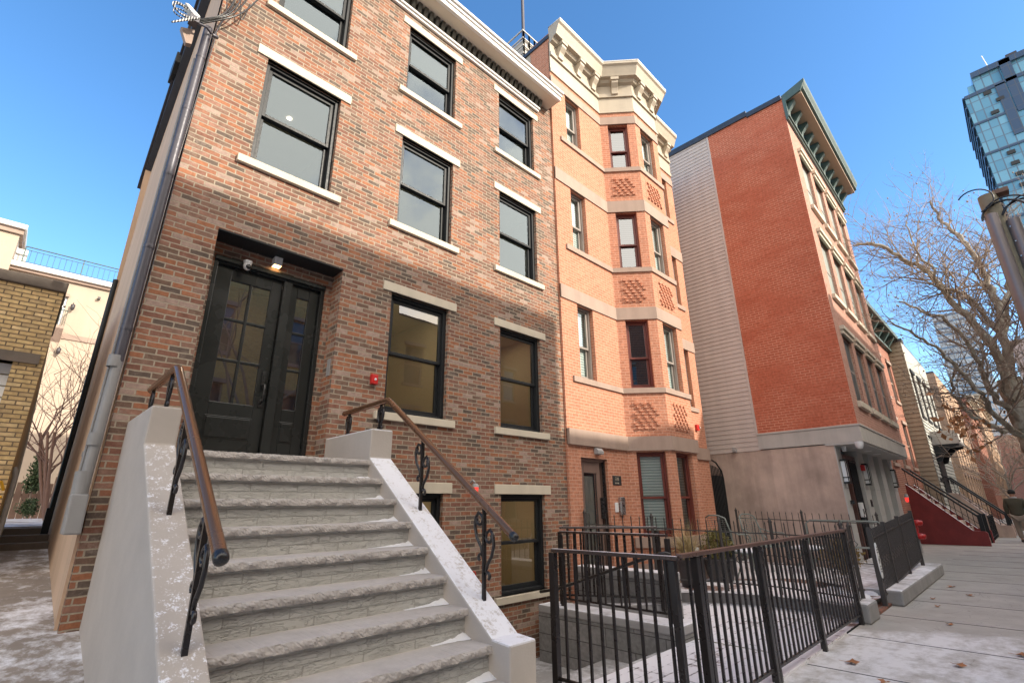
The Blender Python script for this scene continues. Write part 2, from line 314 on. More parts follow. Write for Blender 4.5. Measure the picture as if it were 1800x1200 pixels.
# ------------------------------------------------------------------ mesh builder
class MB:
    def __init__(s): s.v = []; s.f = []; s.sm = []; s.mi = []
    def add(s, vs, fs, smooth=False, mi=0):
        b = len(s.v); s.v += [tuple(v) for v in vs]
        for f in fs: s.f.append([b+i for i in f]); s.sm.append(smooth); s.mi.append(mi)
    def quad(s, a, b, c, d, mi=0): s.add([a, b, c, d], [(0, 1, 2, 3)], mi=mi)
    def box(s, x0, x1, y0, y1, z0, z1, mi=0):
        s.add([(x0, y0, z0), (x1, y0, z0), (x1, y1, z0), (x0, y1, z0), (x0, y0, z1), (x1, y0, z1), (x1, y1, z1), (x0, y1, z1)],
              [(0, 3, 2, 1), (4, 5, 6, 7), (0, 1, 5, 4), (1, 2, 6, 5), (2, 3, 7, 6), (3, 0, 4, 7)], mi=mi)
    def fbox(s, F, u0, u1, w0, w1, z0, z1, mi=0):   # box in a frame F: u along, w inwards
        P = [F(u, w, z) for z in (z0, z1) for u, w in ((u0, w0), (u1, w0), (u1, w1), (u0, w1))]
        s.add(P, [(0, 3, 2, 1), (4, 5, 6, 7), (0, 1, 5, 4), (1, 2, 6, 5), (2, 3, 7, 6), (3, 0, 4, 7)], mi=mi)
    def prism(s, pts, off, mi=0):      # polygon pts extruded by vector off
        n = len(pts); P = [Vector(p) for p in pts]; Q = [p+Vector(off) for p in P]
        s.add(P+Q, [tuple(range(n))[::-1], tuple(range(n, 2*n))]+[(i, (i+1) % n, n+(i+1) % n, n+i) for i in range(n)], mi=mi)
    def tube(s, pts, r, n=8, cap=True, smooth=True, flat=1.0, mi=0):
        P = [Vector(p) for p in pts]; m = len(P); rs = r if isinstance(r, (list, tuple)) else [r]*m
        vs = []; prev = None
        for i, p in enumerate(P):
            d = (P[min(i+1, m-1)]-P[max(i-1, 0)])
            d = d.normalized() if d.length > 1e-9 else Vector((0, 0, 1))
            if prev is None:
                a = Vector((0, 0, 1)) if abs(d.z) < .9 else Vector((1, 0, 0)); x = d.cross(a).normalized()
            else:
                x = prev-d*prev.dot(d); x = x.normalized() if x.length > 1e-6 else d.orthogonal().normalized()
            prev = x; y = d.cross(x)
            for k in range(n):
                a = 2*math.pi*(k+.5)/n; vs.append(p+x*math.cos(a)*rs[i]*flat+y*math.sin(a)*rs[i])
        fs = [(i*n+k, i*n+(k+1) % n, (i+1)*n+(k+1) % n, (i+1)*n+k) for i in range(m-1) for k in range(n)]
        s.add(vs, fs, smooth, mi)
        if cap: s.add(vs[:n], [tuple(range(n))[::-1]], mi=mi); s.add(vs[-n:], [tuple(range(n))], mi=mi)
    def lathe(s, prof, c, n=16, axis=None, smooth=True, mi=0):
        vs = []; c = Vector(c)
        ax = Vector(axis).normalized() if axis else Vector((0, 0, 1)); x = ax.orthogonal().normalized(); y = ax.cross(x)
        for r, h in prof:
            for k in range(n):
                a = 2*math.pi*k/n; vs.append(c+ax*h+x*math.cos(a)*r+y*math.sin(a)*r)
        m = len(prof)
        s.add(vs, [(i*n+k, i*n+(k+1) % n, (i+1)*n+(k+1) % n, (i+1)*n+k) for i in range(m-1) for k in range(n)], smooth, mi)
    def build(s, name, mat, parent=None, bevel=0, at=None):
        me = bpy.data.meshes.new(name); me.from_pydata(s.v, [], s.f)
        ms = mat if isinstance(mat, (list, tuple)) else [mat]
        for m in ms: me.materials.append(M(m))
        me.polygons.foreach_set('use_smooth', s.sm); me.polygons.foreach_set('material_index', s.mi)
        uv = me.uv_layers.new(name='UVMap').data; Z = Vector((0, 0, 1))
        me.update()
        for p in me.polygons:
            n = p.normal
            if abs(n.z) > .75:
                for li in p.loop_indices:
                    c = me.vertices[me.loops[li].vertex_index].co; uv[li].uv = (c.x, c.y)
            else:
                t = Z.cross(n).normalized()
                for li in p.loop_indices:
                    c = me.vertices[me.loops[li].vertex_index].co; uv[li].uv = (c.dot(t)+20, c.z+20)
        o = bpy.data.objects.new(name, me); S.collection.objects.link(o)
        if bevel:
            b = o.modifiers.new('bevel', 'BEVEL'); b.width = bevel; b.segments = 2; b.limit_method = 'ANGLE'; b.angle_limit = R(40)
        if parent is not None: kid(o, parent)
        return o
def wloc(p):
    m = Vector((0, 0, 0))
    while p is not None: m += p.location+p.matrix_parent_inverse.translation; p = p.parent
    return m
def kid(o, p):
    o.parent = p; o.matrix_parent_inverse = Matrix.Translation(-wloc(p))
def thing(name, label, cat, loc=(0, 0, 0), group=None):
    o = bpy.data.objects.new(name, None); S.collection.objects.link(o); o.location = loc; o.empty_display_size = .2
    return tag(o, label, cat, group)
def tag(o, label, cat, group=None):
    o['label'] = label; o['category'] = cat
    if group: o['group'] = group
    return o
def struct(o): o['kind'] = 'structure'; return o
def group_of(o, g): o['group'] = g; return o
def copy_tree(o, parent=None):
    c = o.copy(); S.collection.objects.link(c)
    if parent is not None: c.parent = parent; c.matrix_parent_inverse = o.matrix_parent_inverse.copy()
    for ch in list(o.children): copy_tree(ch, c)
    return c
def Fr(o, t):      # frame: origin, tangent -> inward normal is cross(z,t)
    o = Vector(o); t = Vector(t).normalized(); inn = Vector((0, 0, 1)).cross(t)
    return lambda u, w, z: o+t*u+inn*w+Vector((0, 0, z))
def wall_holes(mb, F, u0, u1, z0, z1, holes, depth, left_skew=None):
    us = sorted({u0, u1, *[h[0] for h in holes], *[h[1] for h in holes]}); zs = sorted({z0, z1, *[h[2] for h in holes], *[h[3] for h in holes]})
    us = [u for u in us if u0 <= u <= u1]; zs = [z for z in zs if z0 <= z <= z1]
    def fu(u, z): return left_skew(z) if (left_skew and u == u0) else u
    for i in range(len(us)-1):
        for j in range(len(zs)-1):
            cu, cz = (us[i]+us[i+1])/2, (zs[j]+zs[j+1])/2
            if any(h[0] < cu < h[1] and h[2] < cz < h[3] for h in holes): continue
            a, b, c, d = us[i], us[i+1], zs[j], zs[j+1]
            mb.quad(F(fu(a, c), 0, c), F(b, 0, c), F(b, 0, d), F(fu(a, d), 0, d))
    for h in holes:
        dp = h[4] if len(h) > 4 else depth; a, b, c, d = h[:4]
        mb.quad(F(a, 0, c), F(a, 0, d), F(a, dp, d), F(a, dp, c)); mb.quad(F(b, 0, d), F(b, 0, c), F(b, dp, c), F(b, dp, d))
        mb.quad(F(a, 0, d), F(b, 0, d), F(b, dp, d), F(a, dp, d)); mb.quad(F(b, 0, c), F(a, 0, c), F(a, dp, c), F(b, dp, c))
def ringbox(mb, F, a, b, c, d, t, w0, w1, tb=None):
    tb = t if tb is None else tb
    mb.fbox(F, a, a+t, w0, w1, c, d); mb.fbox(F, b-t, b, w0, w1, c, d); mb.fbox(F, a+t, b-t, w0, w1, d-t, d); mb.fbox(F, a+t, b-t, w0, w1, c, c+tb)
# ------------------------------------------------------------------ ground, street
G = -1.45
def setting():
    m = MB(); z = G-.02
    for x0, x1, y0, y1 in ((-400, 900, -400, -3.34), (-400, -5, -3.34, 400), (7.2, 900, -3.34, 400), (-5, 7.2, 14, 400)): m.quad((x0, y0, z), (x1, y0, z), (x1, y1, z), (x0, y1, z))
    struct(m.build('ground', 'asphalt'))
    m = MB(); m.quad((-60, -7.3, G), (300, -7.3, G), (300, -3.3, G), (-60, -3.3, G)); m.quad((12.9, -3.3, G), (300, -3.3, G), (300, 0, G), (12.9, 0, G))
    m.quad((8.55, -3.3, G), (12.9, -3.3, G), (12.9, -3.15, G), (8.55, -3.15, G))
    struct(m.build('sidewalk', 'sidewalk'))
    m = MB()
    for x in [1.2+1.52*i for i in range(40)]: m.box(x-.007, x+.007, -7.1, -3.32, G, G+.003)
    m.box(-20, 60, -5.53, -5.517, G, G+.003); struct(m.build('pavement_joints', 'grout'))
    m = MB(); m.box(-60, 300, -7.45, -7.3, G-.15, G); struct(m.build('kerb', 'kerb_concrete'))
    m = MB(); m.quad((-60, -10.4, G-.012), (300, -10.4, G-.012), (300, -7.45, G-.012), (-60, -7.45, G-.012)); struct(m.build('road', 'asphalt'))
    m = MB(); m.box(-60, 300, -12.68, -10.4, G-.1, G+.01); struct(m.build('opposite_pavement', 'concrete'))
    # alley
    prof = [(-3.3, G), (-2.7, -1.43), (-1.3, -1.20), (-.64, -.985), (-.1, -.85), (1., -.66), (2.6, -.38)]
    m = MB()
    for (a, b), (c, d) in zip(prof, prof[1:]):
        for i in range(6):
            x0, x1 = -5+5.63*i/6, -5+5.63*(i+1)/6; m.quad((x0, a, b), (x1, a, b), (x1, c, d), (x0, c, d))
    m.quad((-5, -3.3, G-.4), (.63, -3.3, G-.4), (.63, -3.3, G), (-5, -3.3, G))
    struct(m.build('alley_path', 'sidewalk_alley'))
    m = MB(); m.quad((-8, 3.5, -.16), (1.6, 3.5, -.16), (1.6, 12.2, -.10), (-8, 12.2, -.10)); m.quad((-8, 3.5, -.6), (1.6, 3.5, -.6), (1.6, 3.5, -.16), (-8, 3.5, -.16))
    struct(m.build('back_yard', 'earth_snow'))
    # sunken areaway: platform, steps and floor
    m = MB()
    m.box(2.55, 3.6, -3.3, -2.4, G-.9, G-.005); m.box(3.6, 5.5, -2.16, -1.9, -2.4, -1.53); m.box(3.6, 5.5, -1.9, -1.2, -2.4, -1.72)
    struct(m.build('areaway_steps', 'concrete'))
    m = MB(); m.quad((.55, -2.95, -1.93), (6.4, -2.95, -1.93), (6.4, .3, -1.93), (.55, .3, -1.93)); struct(m.build('areaway_floor', 'concrete'))
    # patio and yard
    m = MB(); m.quad((5.84, -3.3, -1.43), (8.6, -3.3, -1.43), (8.6, -.02, -1.40), (5.84, -.02, -1.40))
    m.quad((3.6, -3.3, -1.43), (5.84, -3.3, -1.43), (5.84, -2.16, -1.43), (3.6, -2.16, -1.43)); m.quad((3.6, -3.3, -1.9), (7.3, -3.3, -1.9), (7.3, -3.3, -1.43), (3.6, -3.3, -1.43)); m.quad((5.5, -2.16, -1.9), (3.6, -2.16, -1.9), (3.6, -2.16, -1.43), (5.5, -2.16, -1.43))
    struct(m.build('patio', 'patio_snow'))
    m = MB(); yk = [(6.75, -.12), (7.45, -.78), (8.05, -1.55), (8.24, -2.2), (8.22, -2.8), (8.05, -3.28)]
    for (x0, y0), (x1, y1) in zip(yk, yk[1:]): m.quad((x1+.05, y1, -1.29), (12.95, y1, -1.42+.05*(y1+3.3)), (12.95, y0, -1.42+.05*(y0+3.3)), (x0+.05, y0, -1.27))
    m.quad((6.75, -.12, -1.27), (12.95, -.12, -1.26), (12.95, .0, -1.26), (6.6, .0, -1.27))
    struct(m.build('front_yard', 'paving_yard'))
plain('sidewalk_alley', (.30, .255, .215), .85, var=.2, vscale=2, bump=.4, bscale=70, snow=.47, sscale=9, ssoft=.07)
def yard_mat():
    t = NT('paving_yard'); p = t.p
    uv = t.n('UVMap'); br = t.n('TexBrick'); br.offset = .5; t.l(uv, 0, br, 'Vector')
    for k, v in (('Scale', 1), ('Mortar Size', .01), ('Mortar Smooth', .6), ('Brick Width', .2), ('Row Height', .1)): br.inputs[k].default_value = v
    br.inputs['Color1'].default_value = (.17, .085, .06, 1); br.inputs['Color2'].default_value = (.27, .15, .11, 1); br.inputs['Mortar'].default_value = (.12, .09, .08, 1)
    n = t.noise(.55, 3, .5, dist=.6); n2 = t.noise(10, 6, .7)
    m = t.math('ADD', s_(t.math('MULTIPLY', (n, 0), .8)), s_(t.math('MULTIPLY', (n2, 0), .2)))
    k = t.ramp(m, 0, [(.485, 0.), (.51, .96)])
    c = t.mix((k, 0), (br, 0), (.80, .78, .80)); t.l(c, 0, p, 'Base Color'); p.inputs['Roughness'].default_value = .85
    t.l(t.bump(k, 0, .4, .02), 0, p, 'Normal')
yard_mat()
setting()
# ------------------------------------------------------------------ brown brick house
def sash_window(house, F, a, b, c, d, rec, frame, sash, glassm, lintel=None, sill=None, room=None, blind=None, fw=.05, meet=.5, label=None):
    """double-hung window in frame F: opening a..b, c..d; parts go under the house as window > pieces"""
    m = MB(); ringbox(m, F, a, b, c, d, fw, rec, rec+.13, .045)
    w = m.build('window', frame, house, bevel=.004)
    if label: w['label'] = label
    mid = c+(d-c)*meet; s = .045
    m = MB(); ringbox(m, F, a+fw, b-fw, mid-.02, d-fw, s, rec+.035, rec+.07, .04); m.build('upper_sash', sash, w, bevel=.003)
    m = MB(); ringbox(m, F, a+fw, b-fw, c+.045, mid+.025, s, rec+.075, rec+.11, .06); m.build('lower_sash', sash, w, bevel=.003)
    m = MB(); m.quad(F(a+fw, rec+.053, mid), F(b-fw, rec+.053, mid), F(b-fw, rec+.053, d-fw), F(a+fw, rec+.053, d-fw)); m.build('upper_glass', glassm, w)
    m = MB(); m.quad(F(a+fw, rec+.093, c+.05), F(b-fw, rec+.093, c+.05), F(b-fw, rec+.093, mid), F(a+fw, rec+.093, mid)); m.build('lower_glass', glassm, w)
    if lintel:
        l0, l1, z0, z1, pr = lintel; m = MB(); m.fbox(F, l0, l1, -pr, rec*.9, z0, z1); m.build('lintel', M_stone, w, bevel=.006)
    if sill:
        l0, l1, z0, z1, pr = sill; m = MB(); m.fbox(F, l0, l1, -pr, rec+.05, z0, z1); m.build('sill', M_stone, w, bevel=.006)
    if room:
        m = MB(); e = .35; dp = 2.2; y0 = rec+.15
        P = lambda u, ww, z: F(u, ww, z)
        a2, b2, c2, d2 = a-e, b+e, c-.6, d+.22
        m.quad(P(a2, dp, c2), P(b2, dp, c2), P(b2, dp, d2), P(a2, dp, d2)); m.quad(P(a2, y0, c2), P(a2, dp, c2), P(a2, dp, d2), P(a2, y0, d2)); m.quad(P(b2, dp, c2), P(b2, y0, c2), P(b2, y0, d2), P(b2, dp, d2))
        m.quad(P(a2, y0, d2), P(a2, dp, d2), P(b2, dp, d2), P(b2, y0, d2)); m.quad(P(a2, y0, c2), P(b2, y0, c2), P(b2, dp, c2), P(a2, dp, c2))
        m.quad(P(a2, y0, c2), P(a2, y0, d2), P(a, y0, d2), P(a, y0, c2)); m.quad(P(b, y0, c2), P(b, y0, d2), P(b2, y0, d2), P(b2, y0, c2)); m.quad(P(a, y0, d), P(b, y0, d), P(b, y0, d2), P(a, y0, d2)); m.quad(P(a, y0, c2), P(b, y0, c2), P(b, y0, c), P(a, y0, c))
        m.build('room', room, w)
    if blind:
        m = MB(); m.quad(F(a+fw, rec+.122, c), F(b-fw, rec+.122, c), F(b-fw, rec+.122, d), F(a+fw, rec+.122, d)); m.build('blind', blind, w)
        m = MB(); m.quad(F(a-.1, rec+.5, c-.1), F(b+.1, rec+.5, c-.1), F(b+.1, rec+.5, d+.1), F(a-.1, rec+.5, d+.1)); m.build('room', 'screen_dark', w)
    return w
M_stone = 'limestone'
COL = [(1.024, 2.199), (2.885, 4.059), (4.798, 5.963)]
ROW = [(.291, .160, -1.124, -1.210), (2.757, 2.633, 1.077, .982), (5.225, 5.094, 3.647, 3.557), (7.334, 7.199, 5.923, 5.835)]
edgeX = lambda z: .50+.017*max(z, 0)
def brown_house():
    global M_stone
    H = thing('brick_townhouse', 'mottled brown brick townhouse with black windows, pale stone lintels and a black front door', 'house', (3.4, 0, G))
    F = Fr((0, 0, 0), (1, 0, 0)); holes = []; wins = []
    for ci, (a, b) in enumerate(COL):
        for ri, (lt, lb, st, sb) in enumerate(ROW):
            if ci == 0 and ri < 2: continue
            holes.append((a+.125, b-.13, st, lb)); wins.append((ci, ri))
    holes.append((.99, 2.335, .40, 2.72, .26))
    m = MB(); wall_holes(m, F, .5, 6.38, -1.95, 7.75, holes, .12, left_skew=edgeX)
    m.quad((.5, 0, -1.95), (.5, 0, 0), (.5, .07, 0), (.5, .07, -1.95)); m.quad((.5, 0, 0), (edgeX(7.75), 0, 7.75), (edgeX(7.75), .07, 7.75), (.5, .07, 0))
    m.quad((6.38, 3.2, -1.95), (6.38, 3.2, 4.95), (6.38, 0, 7.75), (6.38, 0, -1.95))
    # inner brick plane around the door
    G2 = Fr((0, .26, 0), (1, 0, 0)); wall_holes(m, G2, .99, 2.335, .40, 2.72, [(1.06, 2.262, .40, 2.53)], .10)
    m.build('brick_wall', 'brown_brick', H)
    for ci, ri in wins:
        a, b = COL[ci]; lt, lb, st, sb = ROW[ri]
        sash_window(H, F, a+.125, b-.13, st, lb, .055, 'black_paint', 'black_paint', 'parlour_glass' if ri < 2 else 'window_glass', (a, b, lb, lt, .018), (a, b, sb, st, .045), room='room_tan' if ri < 2 else 'room_wall')
    # two real ceiling spots; four more added to brighten the lower rooms and hall
    for x, y, z, k in ((1.78, 1.05, 5.305, 0), (3.42, .75, 2.845, 1), (5.4, .9, 2.845, 1), (5.3, .8, .372, 1), (3.4, .8, .372, 1), (1.6, 1.0, 2.74, 1)):
        m = MB(); m.lathe([(0, 0), (.032, 0)], (x, y, z), 14); m.build('ceiling_spot_and_fill', 'lamp_room_fill' if k else 'lamp_white', H)
    # stucco side wall, its rear step and trims
    m = MB()
    e = .012
    zs = [-1.5, 0, 1.5, 3, 4.95]
    for z0, z1 in zip(zs, zs[1:]): m.quad((edgeX(z0)-e, 3.2, z0), (edgeX(z0)-e, .07, z0), (edgeX(z1)-e, .07, z1), (edgeX(z1)-e, 3.2, z1))
    X_ = lambda z: edgeX(z)-e
    m.add([(X_(4.95), 3.2, 4.95), (X_(4.95), .07, 4.95), (X_(7.75), .07, 7.75), (X_(8.4), .35, 8.5)], [(0, 1, 2, 3)])
    m.quad((.48, .07, -1.5), (.52, .0701, -1.5), (.52, .0701, 0), (.48, .07, 0))
    m.quad((.5, 3.2, -1.5), (6.38, 3.2, -1.5), (6.38, 3.2, 4.95), (.5, 3.2, 4.95))
    m.build('stucco_side_wall', 'peach_stucco', H)
    m = MB(); rk = [(.30, 8.66), (1.80, 6.86), (1.86, 6.66), (2.35, 6.12), (3.30, 5.02), (3.42, 4.86)]
    for (a0, b0), (a1, b1) in zip(rk, rk[1:]): m.prism([(.47, a0, b0-.14), (.47, a1, b1-.14), (.47, a1, b1), (.47, a0, b0)], (.14, 0, 0))
    m.build('rake_board', 'dark_brown_metal', H)
    m = MB(); m.prism([(.44, 2.18, 6.02), (.44, 2.42, 6.02), (.44, 2.42, 6.28), (.44, 2.06, 6.34), (.44, 2.06, 6.16)], (.12, 0, 0)); m.build('rain_head', 'black_paint', H, bevel=.006)
    m = MB(); m.tube([(.47, 3.22, -.32), (.50, 3.22, 3.1)], .035, 8); m.box(.42, .52, 3.17, 3.27, -.36, .05); m.build('rear_downpipe', 'black_paint', H)
    # roof, cornice
    m = MB(); x0, x1 = .5, 6.3
    m.box(x0, 5.98, -.045, -.002, 7.43, 7.475); m.box(x0, 5.99, -.075, -.002, 7.475, 7.515); m.box(x0, 6.3, -.36, -.30, 7.70, 7.79); m.box(x0, 6.32, -.385, -.30, 7.79, 7.85); m.box(x0, 6.34, -.42, -.30, 7.85, 7.90)
    m.build('cornice', 'cornice_white', H, bevel=.006)
    m = MB(); m.box(x0, 6.29, -.30, .02, 7.70, 7.83); m.build('soffit', 'soffit_cream', H)
    m = MB(); m.box(x0, 6.05, -.035, -.001, 7.515, 7.70)
    x = .55
    while x < 6.0:
        m.prism([(x, -.035, 7.53), (x, -.07, 7.55), (x, -.10, 7.62), (x, -.11, 7.695), (x, -.035, 7.695)], (.065, 0, 0)); x += .115
    m.build('dentil_frieze', 'dentil_olive', H)
    m = MB(); m.prism([(.5, -.36, 7.90), (.5, .35, 8.62), (.5, 3.4, 4.95), (.5, 3.2, 4.95), (.5, .4, 7.74), (.5, 0, 7.74), (.5, -.3, 7.84)], (5.83, 0, 0)); m.build('roof', 'slate', H)
    # steel lintel over the porch recess
    m = MB(); m.box(.99, 2.335, -.008, .26, 2.705, 2.722); m.build('porch_soffit', 'black_paint', H)
    m = MB(); m.quad((.99, -.005, .42), (2.34, -.005, .42), (2.34, .34, .42), (.99, .34, .42)); m.build('threshold', 'stoop_stucco', H)
    # door set
    y = .30; D = Fr((0, y, 0), (1, 0, 0))
    m = MB(); ringbox(m, D, 1.06, 2.262, .44, 2.53, .045, -.02, .10, .05); m.fbox(D, 1.79, 1.885, -.015, .10, .45, 2.49); m.fbox(D, 1.06, 2.262, -.05, .1, 2.505, 2.555)
    fr = m.build('door_frame', 'black_door', H, bevel=.006)
    def leaf(nm, x0, x1, gx0, gx1, cols, px0, px1):
        m = MB()
        m.fbox(D, x0, gx0, .03, .075, .50, 2.485); m.fbox(D, gx1, x1, .03, .075, .50, 2.485); m.fbox(D, gx0, gx1, .03, .075, 2.345, 2.485); m.fbox(D, gx0, gx1, .03, .075, .50, 1.03)
        gz0, gz1 = 1.03, 2.345
        for k in (1, 2): z = gz0+(gz1-gz0)*k/3; m.fbox(D, gx0, gx1, .034, .07, z-.014, z+.014)
        for k in range(1, cols): u = gx0+(gx1-gx0)*k/cols; m.fbox(D, u-.014, u+.014, .032, .07, gz0, gz1)
        l = m.build(nm, 'black_door', fr if nm == 'side_light' else H, bevel=.005)
        m = MB(); m.quad(D(gx0, .05, gz0), D(gx1, .05, gz0), D(gx1, .05, gz1), D(gx0, .05, gz1)); m.build('glass', 'door_glass', l if nm != 'side_light' else fr)
        m = MB()
        for i in range(3): e = .018*i; m.fbox(D, px0+e, px1-e, .03-.010*(i if i < 2 else 0)-.004, .035, .665+e, .895-e)
        m.build('raised_panel', 'black_door', l if nm != 'side_light' else fr, bevel=.006)
        return l
    dr = leaf('door', 1.11, 1.785, 1.262, 1.672, 2, 1.24, 1.68)
    leaf('side_light', 1.89, 2.215, 1.965, 2.105, 1, 1.955, 2.105)
    m = MB(); m.fbox(D, 1.712, 1.752, .015, .03, 1.24, 1.40); m.fbox(D, 1.712, 1.752, .015, .03, 1.02, 1.10); m.tube([D(1.732, .02, 1.26), D(1.732, -.045, 1.25), D(1.732, -.06, 1.16), D(1.732, -.04, 1.08), D(1.732, .02, 1.06)], .011, 8); m.tube([D(1.732, .02, 1.22), D(1.732, -.03, 1.22)], .017, 8)
    m.build('handle', 'dark_plastic', dr, bevel=.003)
    m = MB(); m.box(.7, 2.6, 1.7, 1.75, .4, 2.8); m.quad((.7, .45, .45), (2.6, .45, .45), (2.6, 1.7, .45), (.7, 1.7, .45)); m.build('hallway', 'wood_fence', H)
    # fittings
    m = MB(); m.box(1.615, 1.70, .17, .262, 2.60, 2.70); lt = m.build('porch_light', 'white_plastic', H, bevel=.003)
    m = MB(); m.quad((1.62, .175, 2.598), (1.62, .255, 2.598), (1.695, .255, 2.598), (1.695, .175, 2.598)); m.build('lens', 'lamp_warm', lt)
    m = MB(); m.lathe([(0, -.045), (.02, -.044), (.034, -.03), (.04, 0), (.038, .03), (.045, .04), (.045, .055), (0, .055)], (1.355, .19, 2.49), 14); cm = m.build('security_camera', 'white_plastic', H)
    m = MB(); m.lathe([(0, -.03), (.018, -.024), (.027, -.008), (.028, 0)], (1.362, .165, 2.475), 12, axis=(.15, 1, .4)); m.build('lens', 'dark_plastic', cm)
    m = MB(); m.box(2.325, 2.337, .06, .14, 1.42, 1.62); m.build('doorbell', 'grey_plastic', H, bevel=.002)
    m = MB(); m.box(2.80, 2.885, -.05, -.001, 1.385, 1.50); al = m.build('fire_alarm', 'red_plastic', H, bevel=.006)
    m = MB(); m.lathe([(0, .012), (.012, .008), (.016, 0)], (2.85, -.05, 1.44), 10, axis=(0, -1, 0)); m.build('strobe', 'white_plastic', al)
    m = MB(); m.tube([(4.36, -.01, .30), (4.36, -.06, .33), (4.37, -.09, .30)], .014, 8); m.lathe([(0, .08), (.03, .075), (.045, .05), (.05, .03)], (4.38, -.09, .21), 14); st = m.build('alarm_light', 'grey_plastic', H)
    m = MB(); m.lathe([(0, -.055), (.02, -.053), (.036, -.03), (.04, .03), (.04, .03)], (4.38, -.09, .21), 14); m.build('red_lens', 'strobe_red', st)
    m = MB()
    for x, r in ((4.34, .035), (4.40, .035)): m.tube([(x+r*math.cos(t*.52), -.05, -.80+r*math.sin(t*.52)) for t in range(13)], .007, 5)
    m.box(4.36, 4.40, -.05, -.001, -.90, -.82); m.build('fire_valve', 'red_plastic', H)
    m = MB(); m.box(4.85, 4.87, -.01, -.001, -1.3, -1.29); 
    # downspout down the corner, upper length coloured dark for shade and sky reflection
    m = MB(); p = [(edgeX(z)-.065, -.015, z) for z in (.12, 1.2, 2.4, 3.6, 5.02)]
    m.tube([q for q in p if q[2] > 1] , .040, 12)
    for z in (1.5, 2.3, 3.1, 3.9, 4.6): m.lathe([(.043, -.02), (.045, 0), (.043, .02)], (edgeX(z)-.065, -.015, z), 12)
    m.build('downpipe', 'gunmetal_shade', H)
    m = MB(); m.tube([(edgeX(z)-.065, -.015, z) for z in (.12, .7, 1.21)], .039, 12); m.lathe([(.049, -.05), (.051, 0), (.049, .05)], (.435, -.015, .55), 12); m.lathe([(.049, -.05), (.051, 0), (.049, .05)], (.435, -.015, 1.2), 12); m.tube([(edgeX(z)-.105, .05, z) for z in (.3, 1.6, 3, 4.6)], .012, 6); m.tube([(.42, .0, .30), (.425, -.01, .12)], .055, 12); m.build('grey_conduit', 'pipe_grey', H)
    m = MB(); m.prism([(.37, .05, .13), (.37, -.10, .13), (.375, -.12, -.16), (.375, .10, -.16)], (.11, 0, 0)); m.build('drain_box', 'pipe_grey', H, bevel=.012)
    m = MB(); m.box(.425, .485, .42, .56, .16, .48); m.box(.42, .49, .40, .58, .46, .50); m.tube([(.455, .46, .16), (.455, .42, 0), (.455, .30, -.06)], .006, 5); m.build('junction_box', 'pipe_grey', H, bevel=.006)
    return H
brown_house()
# ------------------------------------------------------------------ stoop
def stoop():
    T = thing('stoop', 'grey stone stoop of rock-faced steps between frosted stucco side walls, leading to the black door', 'steps', (1.57, -1.8, G))
    X0, X1 = .81, 2.34
    r2 = random.Random(3)
    for k in range(10):
        zt = .42-.175*k; yf = -.98-.236*k; yb = 0.0 if k == 0 else yf+.236+.03
        # tread with a rough rock-faced nosing
        m = MB(); n = 150; h = .046; prof = []
        rows = []
        J = 5
        for j in range(J+1):
            row = []
            for i in range(n+1):
                u = X0+(X1-X0)*i/n; t = j/J
                out = .006*math.sin(math.pi*t)+(.0065*(r2.random()-.5) if 0 < j < J else .003*(r2.random()-.5))+.006*math.sin(i*.37+k*2+math.sin(i*.11+k)*2)*math.sin(math.pi*t+.4)+.003*math.sin(i*.93)
                row.append((u, yf-.012-out, zt-h*t-(.004*(r2.random()) if j == 0 else 0)))
            rows.append(row)
        vs = [p for row in rows for p in row]; w = n+1
        m.add(vs, [(j*w+i, (j+1)*w+i, (j+1)*w+i+1, j*w+i+1) for j in range(J) for i in range(n)], False)
        top = []
        for i in range(n): a = rows[0][i]; b = rows[0][i+1]; m.quad(a, b, (b[0], yb, zt), (a[0], yb, zt))
        for i in range(n): a = rows[J][i]; b = rows[J][i+1]; m.quad(b, a, (a[0], yf+.03, zt-h), (b[0], yf+.03, zt-h))
        st = m.build('step', 'step_stone', T)
        m = MB(); m.quad((X0, yf+.02, zt-.19), (X1, yf+.02, zt-.19), (X1, yf+.02, zt-h), (X0, yf+.02, zt-h)); m.build('riser', 'riser_block', st)
        # powdery snow left in the corner at the back of the tread
        if k:
            m = MB(); q = 14
            for (xa, xb) in ((X1-.22-.2*r2.random(), X1),):
                yy = yf+.236-.002; vs = []
                for i in range(q+1):
                    t = i/q; hh = (.002+.030*t**2.2)*(.7+.6*r2.random()); vs += [(xa+(xb-xa)*t, yy+.02, zt+hh), (xa+(xb-xa)*t, yy-.01-hh*1.3, zt+.0015)]
                m.add(vs, [(2*i, 2*i+1, 2*i+3, 2*i+2) for i in range(q)], True)
            m.build('snow_drift', 'snow', st)
    P = [(0, G), (0, .71), (-.97, .71), (-.97, .44), (-2.64, -.775), (-2.80, -.785), (-2.80, G)]
    def side(x0, x1, mat, wob):
        m = MB()
        a = [(x0, y, z) for y, z in P]; m.prism(a, (x1-x0, 0, 0)); 
        return m.build('side_wall', mat, T, bevel=.012)
    side(.62, .81, 'stoop_frost', 0)
    side(2.34, 2.57, 'stoop_snowy', 0)
    return T
stoop()
def scroll(c, r, a0, turns, dirn, n=16, shrink=.45):
    return [(c[0]+r*(1-shrink*t/n)*math.cos(a0+dirn*turns*2*math.pi*t/n), c[1]+r*(1-shrink*t/n)*math.sin(a0+dirn*turns*2*math.pi*t/n)) for t in range(n+1)]
